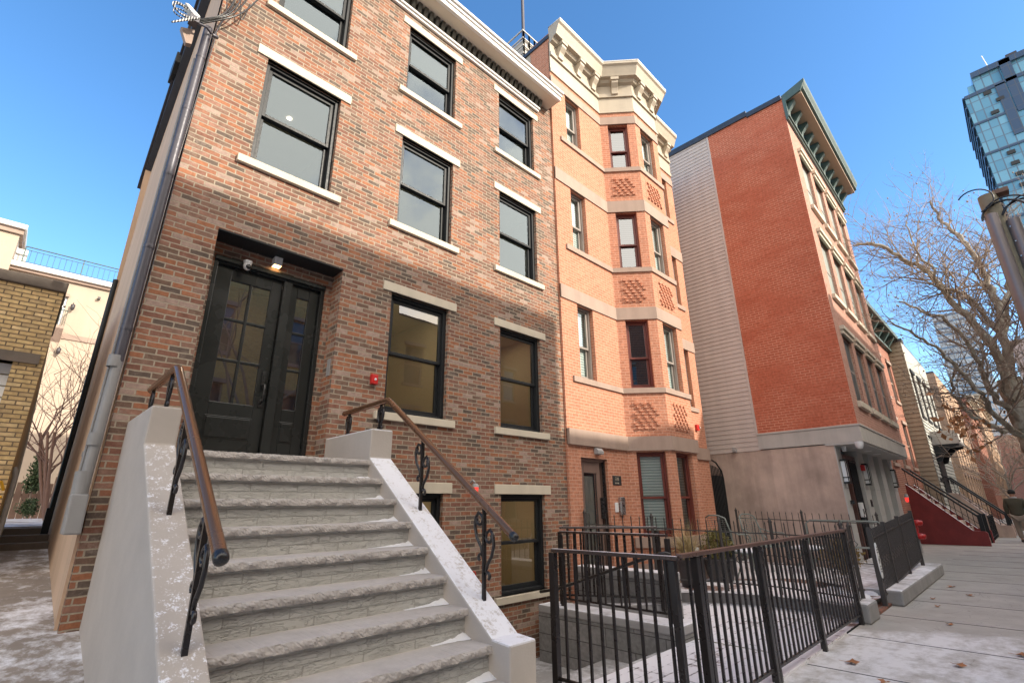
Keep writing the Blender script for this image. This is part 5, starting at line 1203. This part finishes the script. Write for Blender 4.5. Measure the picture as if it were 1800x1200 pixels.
def street_tree():
    T = thing('plane_tree', 'large bare plane tree with pale mottled limbs reaching over the pavement at the right', 'tree', (20, -5.6, G)); rr = random.Random(11)
    limbs = [
     ([(20, -5.75, G), (20, -5.62, -.3), (20, -5.55, 1.14), (20, -5.5, 2.16), (20, -5.45, 3.32)], .42, .27),
     ([(20, -5.45, 3.32), (19.8, -5.33, 4.45), (19.5, -4.94, 5.46), (19, -4.5, 6.7), (18.6, -4.07, 7.2), (18.2, -3.5, 7.8), (18, -3.03, 7.9)], .17, .04),
     ([(20, -5.5, 3.0), (20.2, -5.6, 4.24), (20.3, -5.73, 5.9), (20.4, -5.7, 6.94), (20.6, -5.48, 8.1), (20.7, -5.15, 8.95), (20.9, -5.02, 9.9)], .19, .04),
     ([(20, -5.5, 3.2), (20.5, -5.68, 4.5), (21, -5.93, 5.7), (21.2, -6.16, 6.4), (21.6, -6.37, 7.7), (22, -6.7, 8.6)], .16, .04),
     ([(20, -5.5, 1.9), (19.6, -5.12, 2.66), (19.3, -4.97, 3.05), (19, -4.97, 3.66), (18.6, -4.87, 4.3), (18.2, -4.6, 4.85), (17.8, -4.15, 5.23), (17.5, -3.73, 5.54)], .13, .03),
     ([(20, -5.5, 1.6), (19.5, -4.85, 1.95), (19.1, -4.42, 2.45), (18.9, -4.24, 2.94), (18.8, -4.35, 3.42), (18.6, -4.6, 3.7)], .10, .025),
     ([(20, -5.5, 1.5), (18.8, -4.96, 2.17), (18.2, -4.78, 2.75), (17.6, -4.57, 3.24), (17, -4.3, 3.82), (16.5, -3.96, 4.2), (16, -3.5, 4.6)], .11, .025),
     ([(20.2, -5.6, 4.7), (19.6, -5.17, 5.9), (19, -4.62, 6.17), (18.6, -4.62, 6.6), (18.2, -4.4, 7.2), (17.9, -4.4, 8.1)], .09, .02),
     ([(20.3, -5.7, 5.5), (21, -6.55, 6.6), (21.3, -6.9, 7.4), (21.4, -6.9, 8.6)], .10, .025),
     ([(20, -5.5, 2.4), (19.4, -5.29, 2.9), (19.2, -5.4, 3.7), (19.1, -5.3, 4.6)], .07, .02)]
    m = MB(); tw = []
    for li, (pts, r0, r1) in enumerate(limbs):
        P = resample(pts, 5); n = len(P)
        for i in range(1, n-1): P[i] += Vector((rr.gauss(0, .03), rr.gauss(0, .03), rr.gauss(0, .03)))
        k_ = 1. if li == 0 else .78; rad = [k_*(r0+(r1-r0)*(i/(n-1))**.8) for i in range(n)]
        mm = MB(); mm.tube(P, rad, 10, cap=False); mm.build('trunk' if li == 0 else 'limb', 'plane_bark', T)
        if li == 0: continue
        for i in range(3, n):
            t = i/(n-1)
            for _ in range((2 if li in (1, 2, 7) else 1) if t > .3 else 1):
                if rr.random() < .30: continue
                d = (P[i]-P[i-1]).normalized(); ax = d.orthogonal().normalized(); ax.rotate(Matrix.Rotation(rr.random()*6.28, 3, d))
                nd = (d*.55+ax*.8+Vector((0, .10, .12))).normalized(); L = (1.0+1.1*rr.random())*(1.1-.35*t); tw.append((P[i], nd, L, rad[i]*.38))
    tips = []; m = MB()
    for p, d, L, r in tw: grow(m, p, d, L, max(.012, min(r, .035)), 2, rr, 0, tips=tips)
    m.build('twigs', 'twig', T)
    m = MB()
    for p in tips:
        if rr.random() < .10: m.lathe([(0, -.03), (.022, -.01), (.022, .01), (0, .03)], p-Vector((0, 0, .05)), 5)
    m.build('seed_balls', 'twig', T)['kind'] = 'stuff'
    m = MB()
    for _ in range(90):
        c = Vector((rr.uniform(15, 17.5), -4.35+rr.gauss(0, .25), 1.75+rr.gauss(0, .35))); 
        foliage(m, c, (.05, .05, .05), 1, .16, rr, -.5, 0)
    m.build('dead_leaves', 'dry_leaf', T)
def plane_bark():
    t = NT('plane_bark'); n = t.noise(2.6, 4, .55, dist=1.2, stretch=(1, 1, .6)); c = t.ramp(n, 0, [(.35, (.17, .135, .10)), (.48, (.30, .25, .19)), (.56, (.46, .42, .34)), (.7, (.24, .20, .15))], 'LINEAR')
    t.l(c, 0, t.p, 'Base Color'); t.p.inputs['Roughness'].default_value = .8; n2 = t.noise(22, 5, .6); t.l(t.bump(n2, 0, .4, .02), 0, t.p, 'Normal')
plane_bark(); street_tree()
def bare_tree(name, label, x, y, z, h, r, seed, depth=3, spread=.9, group=None, cat='tree', mat='bark', stems=1, tmat='twig'):
    T = thing(name, label, cat, (x, y, z), group); rr = random.Random(seed); m = MB(); tr = MB()
    for s in range(stems):
        a = rr.random()*6.28; base = Vector((x, y, z)); top = base+Vector((math.cos(a)*h*.12*(stems > 1), math.sin(a)*h*.12*(stems > 1), h*.45)); P = resample([base, base.lerp(top, .5)+Vector((rr.gauss(0, .1*h*.1), 0, 0)), top], 4)
        tr.tube(P, [r*(1-.5*i/(len(P)-1)) for i in range(len(P))], 8, cap=False)
        nb = 7 if stems == 1 else 4
        for k in range(nb):
            q = P[int(len(P)*(.45+.5*k/nb))]; b = k*2.4+rr.random(); d = Vector((math.cos(b)*spread, math.sin(b)*spread, .8+.5*rr.random())).normalized(); grow(m, q, d, h*(.40+.15*rr.random()), r*.42, depth, rr)
    tr.build('trunk', mat, T); m.build('branches', tmat, T); return T
bare_tree('bare_shrub_tree', 'slender bare multi-stemmed tree in the alley garden before the cream house', .60, 6.4, -.12, 3.1, .035, 4, 2, .45, stems=5, mat='shrub_twig', tmat='shrub_twig')
bare_tree('bare_street_tree', 'young bare street tree beyond the hooded porch', 36, -4.4, G, 6.0, .10, 21, 2, .9, 'bare trees further along the street')
bare_tree('bare_street_tree', 'bare street tree in front of the tan brick apartment house', 52, -7.2, G, 9, .16, 22, 2, 1., 'bare trees further along the street')
bare_tree('bare_street_tree', 'distant bare street tree before the brown apartment block at the end of the street', 80, -7.2, G, 10, .2, 23, 2, 1., 'bare trees further along the street')
bare_tree('opposite_tree', 'bare tree standing before the ochre house across the street', 5.2, -11.5, G, 10.4, .14, 31, 1, .6)
# ------------------------------------------------------------------ utility pole
def pole():
    x, y = 14.39, -6.02
    T = thing('utility_pole', 'wooden utility pole with two long cable conduits and coiled cables near its top', 'pole', (x, y, G))
    m = MB(); m.tube([(x, y, G), (x, y, 3), (x, y, 6.5)], [.20, .19, .165], 16); m.build('pole', 'pole_wood', T)
    for dx, dy, zt in ((-.20, .06, 5.95), (-.08, -.24, 5.75)):
        m = MB(); m.tube([(x+dx, y+dy, G), (x+dx, y+dy, zt)], .115, 14); m.tube([(x+dx, y+dy, 3.9), (x+dx, y+dy, 3.94)], .122, 14); m.build('conduit', 'conduit', T)
    def loop(c, r, a0, a1, tilt, rad=.02, n=16):
        m = MB(); m.tube([(c[0]+tilt*math.sin(a0+(a1-a0)*k/n)*r, c[1]+r*math.cos(a0+(a1-a0)*k/n), c[2]+r*math.sin(a0+(a1-a0)*k/n)) for k in range(n+1)], rad, 6); m.build('cable_loop', 'dark_plastic', T)
    loop((x-.25, y-.15, 5.85), .36, 0, math.pi, .2, .022); loop((x-.25, y-.22, 5.85), .42, 0, math.pi, .1, .018); loop((x-.2, y-.45, 5.8), .34, .2, math.pi, .2, .022); loop((x-.25, y+.22, 6.35), .30, .6, 4.6, .1, .016); loop((x-.2, y-.6, 5.7), .5, .4, 3, 0, .016)
    m = MB(); m.box(x-.3, x+.1, y-1.25, y-.75, 5.75, 6.0); m.tube([(x-.1, y-.7, 5.85), (x-.1, y-1.6, 5.9)], .05, 8); m.build('splice_box', 'dark_plastic', T)
    m = MB(); m.box(x-.1, x+.2, y-.35, y-.10, 6.45, 6.55); m.build('pole_cap', 'wood_fence', T)
    m = MB()
    for k in range(14): m.box(x-.22, x-.20, y-.17, y-.15, 1+k*.35, 1.02+k*.35)
    m.build('screw_heads', 'steel', T)
pole()
def wires():
    for (a, b, s, lab) in (((14.4, -6.9, 5.8), (120, -9, 5.5), 1.2, 'black overhead cable running along the street from the utility pole'),
                      ((14.4, -6.6, 5.3), (34, -2.5, 4.8), .5, 'thin overhead service cable dropping to the clapboard house')):
        m = MB(); m.tube([(a[0]+(b[0]-a[0])*t, a[1]+(b[1]-a[1])*t, a[2]+(b[2]-a[2])*t-4*s*t*(1-t)) for t in [i/20 for i in range(21)]], .014, 4); tag(m.build('overhead_cable', 'dark_plastic'), lab, 'cable', 'overhead cables')
wires()
# service head and cable bundle at the left corner of the brick house
def cables():
    T = thing('cable_bundle', 'tangled service cables and white cover at the top left corner of the brick townhouse', 'cables', (.45, -.1, 5.0))
    c = Vector((.39, -.12, 4.90))
    m = MB(); 
    for k, (r, dy, dz, ax) in enumerate(((.075, -.02, .02, 0), (.085, -.05, .0, .4), (.065, .0, -.01, -.4), (.07, -.06, -.02, .8))):
        m.tube([c+Vector((-.13+r*math.cos(t)*1.1, dy+.3*r*math.sin(t+ax), dz+r*math.sin(t)+.02)) for t in [i*.42+1 for i in range(13)]], .007, 5)
    for k in range(3): m.tube([c+Vector((.02, -.05+k*.02, .03)), c+Vector((-.08, -.07, -.08-.01*k)), c+Vector((-.17-.01*k, -.06, -.19-.012*k))], .009, 5)
    m.build('striped_cable', 'striped', T)
    m = MB(); m.prism([c+Vector(p) for p in ((-.13, -.05, .13), (-.09, -.05, .14), (.03, -.05, .06), (.0, -.05, .02), (-.06, -.05, .06))], (0, .10, 0)); m.build('white_cover', 'white_plastic', T, bevel=.01)
    m = MB(); m.tube([c+Vector((-.05, -.02, -.02)), c+Vector((.10, -.01, .01)), c+Vector((.16, .05, .02))], .014, 6); m.box(c.x-.06, c.x+.02, c.y-.05, c.y+.05, c.z-.03, c.z+.04); m.tube([c+Vector((-.12, -.03, -.02)), c+Vector((.03, -.03, -.01))], .018, 6); m.lathe([(.022, 0), (.022, .05), (0, .06)], c+Vector((.17, .02, -.02)), 8, axis=(1, 0, .1)); m.build('bracket', 'gunmetal_shade', T)
    m = MB(); m.prism([c+Vector(p) for p in ((-.10, .10, -.06), (.02, .10, .0), (.02, .10, -.20), (-.03, .10, -.22))], (0, .06, 0)); m.build('mounting_board', 'sandstone', T)
    for k, (dx, dz) in enumerate(((.10, .60), (.16, .6), (.22, .62), (.30, .6))):
        m = MB(); a = c+Vector((.0+.02*k, 0, .04)); e = Vector((.62+dx, -.10, 5.18+dz)); mid = a.lerp(e, .5)+Vector((.06, -.05, -.16+.03*k)); m.tube(resample([a, mid, e], 8), .007+.002*(k % 2), 5); m.build('service_cable', 'dark_plastic', T)
    for x0, w in ((.60, .10), (.74, .10)):
        m = MB(); m.tube([(x0+w*t-.0, -.08, 5.62-.30*math.sin(math.pi*t)) for t in [i/12 for i in range(13)]], .006, 5); m.build('slack_loop', 'dark_plastic', T)
    m = MB(); m.tube([(.575, -.03, 4.9), (.64, -.03, 5.3), (.80, -.03, 6.2)], .008, 5); m.tube([(.53, -.02, 3.3), (.60, -.03, 5.0)], .006, 5); m.build('wall_cable', 'dark_brown_metal', T)
def striped():
    t = NT('striped'); w = t.n('TexWave'); w.inputs['Scale'].default_value = 14; w.inputs['Distortion'].default_value = 1; t.l(t.pos(), 'Position', w, 'Vector')
    r = t.ramp(w, 0, [(.72, (.02, .02, .02)), (.78, (.65, .65, .65))]); t.l(r, 0, t.p, 'Base Color'); t.p.inputs['Roughness'].default_value = .4
striped(); cables()
# ------------------------------------------------------------------ towers
def towers():
    T = thing('glass_tower', 'tall blue glass apartment tower with dark stepped panels at the upper right', 'tower', (160, -35, G)); X = 150
    m = MB(); m.box(X, 172, -62, -16.0, G, 95.4); m.box(X+.5, 171, -62, -18.4, 95.4, 101); m.box(X+1, 168, -18.4, -17.2, 95.4, 98.5); m.build('facade', 'tower_glass', T)
    m = MB()
    for (y0, y1, z0, z1) in ((-18.4, -62, 99.7, 101.2), (-16, -62, 94.6, 95.5), (-23.5, -25.4, 86, 101), (-21.5, -23.3, 80.5, 95), (-27, -29, 68, 86), (-24.5, -26.5, 60, 78), (-31.5, -33.5, 78, 95), (-34, -36, 60, 80), (-22.8, -24.8, 46, 66), (-29, -31, 40, 62)): m.box(X-.25, X+.05, y1, y0, z0, z1)
    for z in (86.6, 77.9, 69.2, 60.5, 51.8): m.box(X-.2, X+.05, -62, -16, z, z+.5)
    m.build('dark_panel', 'tower_panel', T)
    r = random.Random(4)
    for k in range(30): z = 94.5-k*2.9; y = -16-r.choice((3.3, 3.3, 4.9, 9.7, 11.3, 12.9)); m = MB(); m.box(X-.3, X+.0, y-1.4, y, z-1.0, z-.1); m.build('open_vent', 'ink', T)
    m = MB()
    for k in range(34): m.box(X, 172, -16.02, -15.55, 95-k*2.9, 95.35-k*2.9)
    for k in range(14): x = X+r.random()*21; m.box(x, x+1.2, -16.01, -15.7, 30+r.random()*50, 90)
    m.build('side_slab', 'tower_panel', T)
    m = MB(); m.tube([(152, -22, 101), (152, -21.6, 106)], .12, 5); m.build('mast', 'white_plastic', T); m = MB(); m.box(153, 160, -27.6, -25.2, 101, 102.6); m.build('rooftop_plant', 'white_plastic', T); m = MB(); m.box(153, 160, -27.4, -25.4, 102.6, 104); m.build('cooling_unit', 'dark_brown_metal', T)
    T = thing('striped_tower', 'hazy grey blue tower with pale horizontal bands, behind the bare tree', 'tower', (360, 4, G)); m = MB(); m.box(350, 375, -4.6, 12.2, G, 98); m.build('shaft', 'tower_bands', T); m = MB(); m.box(345, 375, -24, 3.7, G, 56.5); m.build('lower_wing', 'tower_bands', T)
    T = thing('brown_tower', 'distant brownish tower at the right edge behind the plane tree', 'tower', (360, -28, G)); m = MB(); m.box(350, 372, -44, -14.6, G, 77); m.build('shaft', 'tower_brown', T)
    T = thing('lattice_crown', 'latticed rooftop crown of a distant tower showing above the brick townhouse roof', 'tower', (80, 60, G)); c = (59.5, 50.0)
    m = MB()
    for a in range(6):
        for z in range(0, 5): m.box(c[0]-4+a*1.6, c[0]-3.7+a*1.6, c[1]-4, c[1]-3.8, 60, 92.0+0*z)
    for z in range(12): m.box(c[0]-4, c[0]+4.3, c[1]-4, c[1]-3.8, 70+z*2, 70.3+z*2); m.box(c[0]-4.2, c[0]-4, c[1]-4, c[1]+4, 70+z*2, 70.3+z*2)
    m.box(c[0]-3.6, c[0]+4, c[1]-3.6, c[1]+4, G, 90.5); m.build('lattice', 'limestone_grey', T)
    m = MB(); m.tube([(c[0]-3, c[1]-3, 90), (c[0]-3, c[1]-3, 118)], .35, 6); m.build('mast', 'gunmetal_shade', T)
towers()
# ------------------------------------------------------------------ person
def skin_mesh(name, verts, edges, mat, parent, sub=2):
    me = bpy.data.meshes.new(name); me.from_pydata([v[:3] for v in verts], edges, []); me.materials.append(M(mat)); me.uv_layers.new(name='UVMap')
    o = bpy.data.objects.new(name, me); S.collection.objects.link(o)
    sk = o.modifiers.new('skin', 'SKIN'); sk.use_smooth_shade = True
    for i, v in enumerate(verts):
        d = me.skin_vertices[0].data[i]; r = v[3]; d.radius = (r if isinstance(r, tuple) else (r, r)); d.use_root = (i == 0)
    s = o.modifiers.new('sub', 'SUBSURF'); s.levels = sub; s.render_levels = sub
    kid(o, parent); return o
def person():
    P = Vector((26.3, -4.62, G)); T = thing('person', 'person in dark olive jacket, khaki trousers and dark knit cap walking away', 'person', P)
    def W_(v): return tuple(P+Vector(v[:3]))+(v[3],)
    V = [(0, 0, .95, (.13, .16)), (0, 0, 1.12, (.12, .15)), (.01, 0, 1.32, (.13, .18)), (.02, 0, 1.46, (.07, .10)), (.03, 0, 1.54, .055), (.045, 0, 1.60, (.085, .075)), (.05, 0, 1.70, (.095, .08)), (.05, 0, 1.76, .05),
         (.01, .19, 1.43, .07), (-.02, .26, 1.16, .05), (.08, .25, .93, .04), (.10, .25, .87, .035), (.01, -.19, 1.43, .07), (-.04, -.26, 1.16, .05), (.0, -.27, .92, .04), (.01, -.27, .86, .035),
         (0, .09, .90, .10), (.12, .09, .50, .065), (.06, .09, .10, .045), (.16, .09, .05, .04), (0, -.09, .90, .10), (-.02, -.09, .50, .065), (-.22, -.09, .14, .045), (-.14, -.09, .05, .035)]
    Ed = [(0, 1), (1, 2), (2, 3), (3, 4), (4, 5), (5, 6), (6, 7), (2, 8), (8, 9), (9, 10), (10, 11), (2, 12), (12, 13), (13, 14), (14, 15), (0, 16), (16, 17), (17, 18), (18, 19), (0, 20), (20, 21), (21, 22), (22, 23)]
    # five curled fingers on each hand
    for root, s in ((11, 1), (15, -1)):
        x, y, z, _ = V[root]
        for k, (dx, l) in enumerate(((-.03, .055), (-.01, .07), (.01, .075), (.03, .065))):
            i = len(V); V += [(x+dx, y-s*.008, z-.03, .010), (x+dx, y-s*.018, z-.03-l*.6, .009), (x+dx, y-s*.035, z-.03-l, .008)]; Ed += [(root, i), (i, i+1), (i+1, i+2)]
        i = len(V); V += [(x+.045, y-s*.01, z+.0, .011), (x+.06, y-s*.02, z-.035, .010)]; Ed += [(root, i), (i, i+1)]
    skin_mesh('body', [W_(v) for v in V], Ed, 'skin', T)
    J = [(0, 0, .86, (.19, .235)), (0, 0, 1.0, (.17, .21)), (0, 0, 1.2, (.165, .215)), (.01, 0, 1.38, (.155, .215)), (.02, 0, 1.49, (.10, .12)), (.01, .21, 1.42, .095), (-.02, .275, 1.16, .078), (.07, .26, .95, .062), (.01, -.21, 1.42, .095), (-.04, -.275, 1.16, .078), (.0, -.28, .94, .062)]
    skin_mesh('jacket', [W_(v) for v in J], [(0, 1), (1, 2), (2, 3), (3, 4), (3, 5), (5, 6), (6, 7), (3, 8), (8, 9), (9, 10)], 'jacket', T)
    Tr = [(0, 0, .93, (.15, .18)), (0, .10, .84, .12), (.12, .10, .50, .092), (.06, .095, .12, .078), (0, -.10, .84, .12), (-.02, -.10, .50, .092), (-.20, -.095, .17, .078)]
    skin_mesh('trousers', [W_(v) for v in Tr], [(0, 1), (1, 2), (2, 3), (0, 4), (4, 5), (5, 6)], 'trousers', T)
    for s, (x, z) in ((1, (.06, .045)), (-1, (-.22, .07))):
        skin_mesh('shoe', [W_(v) for v in ((x-.03, s*.09, z, .05), (x+.08, s*.09, z-.005, .05), (x+.17, s*.09, z-.01, .035))], [(0, 1), (1, 2)], 'shoe', T)
    m = MB(); m.lathe([(.098, -.03), (.108, 0), (.105, .05), (.08, .10), (.04, .125), (0, .13)], P+Vector((.045, 0, 1.68)), 16); m.build('knit_cap', 'cap', T)
    m = MB(); m.lathe([(.09, -.03), (.115, .0), (.10, .04), (.075, .05)], P+Vector((.01, 0, 1.50)), 14); m.build('hood', 'grey_plastic', T)
person()
# ------------------------------------------------------------------ fallen leaves, far street bits
def leaves():
    r = random.Random(8); pts = [(6.05, -3.62, 'curled brown leaf close to the front railing post'), (6.6, -4.35, 'brown leaf on the snowy flags below the curled one'), (8.6, -4.1, 'orange leaf at the edge of the snowy flags'), (9.9, -3.85, 'small brown leaf in the middle of the bare pavement'), (11.3, -4.1, 'orange brown leaf further along the bare pavement'), (5.6, -3.95, 'pale tan leaf on the snow near the bottom edge'), (7.4, -4.75, 'brown leaf at the right edge of the picture on the snow'), (5.0, -3.75, 'small dark leaf low in the snow beside the railing'), (10.6, -3.72, 'dark leaf lying by the planter kerb'), (12.2, -3.8, 'leaf beside the far end of the planter kerb')]
    for x, y, lab in pts:
        m = MB(); a = r.random()*6.28; s = .035+.03*r.random(); n = 10; vs = [(x, y, G+.012)]
        for k in range(n):
            t = 2*math.pi*k/n; rad = s*(1+.35*math.cos(5*t)); vs.append((x+rad*math.cos(t+a), y+rad*math.sin(t+a)*.8, G+.008+.022*abs(math.sin(t))))
        m.add(vs, [(0, k+1, (k+1) % n+1) for k in range(n)], True); m.tube([(x, y, G+.012), (x+s*1.8*math.cos(a), y+s*1.8*math.sin(a), G+.01)], .002, 3)
        tag(m.build('fallen_leaf', 'dry_leaf'), lab, 'leaf', 'fallen leaves on the pavement')
leaves()
def parked_car(label, x, y, col):
    T = thing('parked_car', label, 'car', (x, y, G), 'cars parked along the kerb')
    m = MB(); prof = [(-2.2, .35), (-2.25, .75), (-2.1, .95), (-1.5, 1.0), (-.95, 1.42), (.7, 1.45), (1.35, 1.0), (2.1, .88), (2.25, .6), (2.2, .3)]
    m.prism([(x+a, y-.9, G+b) for a, b in prof], (0, 1.8, 0)); b = m.build('body', col, T, bevel=.06)
    m = MB(); m.prism([(x+a, y-.905, G+bb) for a, bb in ((-1.4, 1.02), (-.92, 1.36), (.65, 1.38), (1.2, 1.02))], (0, 1.81, 0)); m.quad((x-1.53, y-.75, G+1.02), (x-1.0, y-.7, G+1.40), (x-1.0, y+.7, G+1.40), (x-1.53, y+.75, G+1.02)); m.build('window', 'dark_glass2', T)
    for a in (-1.4, 1.4):
        for s in (-.86, .70): m = MB(); m.lathe([(0, 0), (.2, 0), (.32, .02), (.32, .14), (.2, .16), (0, .16)], (x+a, y+s, G+.32), 16, axis=(0, 1, 0)); m.build('wheel', 'dark_plastic', T)
    for s in (-.7, .55): m = MB(); m.box(x-2.27, x-2.2, y+s, y+s+.2, G+.68, G+.85); m.build('tail_light', 'red_plastic', T)
parked_car('grey car parked at the kerb at the far end of the street', 62, -8.5, 'steel')
parked_car('white van-like car parked beyond the grey car', 69, -8.5, 'white_plastic')
def bin_():
    T = thing('litter_bin', 'dark green litter bin on the pavement near the far corner', 'bin', (48, -5.6, G)); m = MB(); m.lathe([(0, 0), (.28, 0), (.33, 1.0), (.36, 1.02), (.30, 1.15), (0, 1.2)], (48, -5.6, G), 16); m.build('drum', 'verdigris', T); m = MB(); m.lathe([(.37, .98), (.38, 1.0), (.37, 1.03)], (48, -5.6, G), 16); m.build('rim', 'steel', T)
bin_()
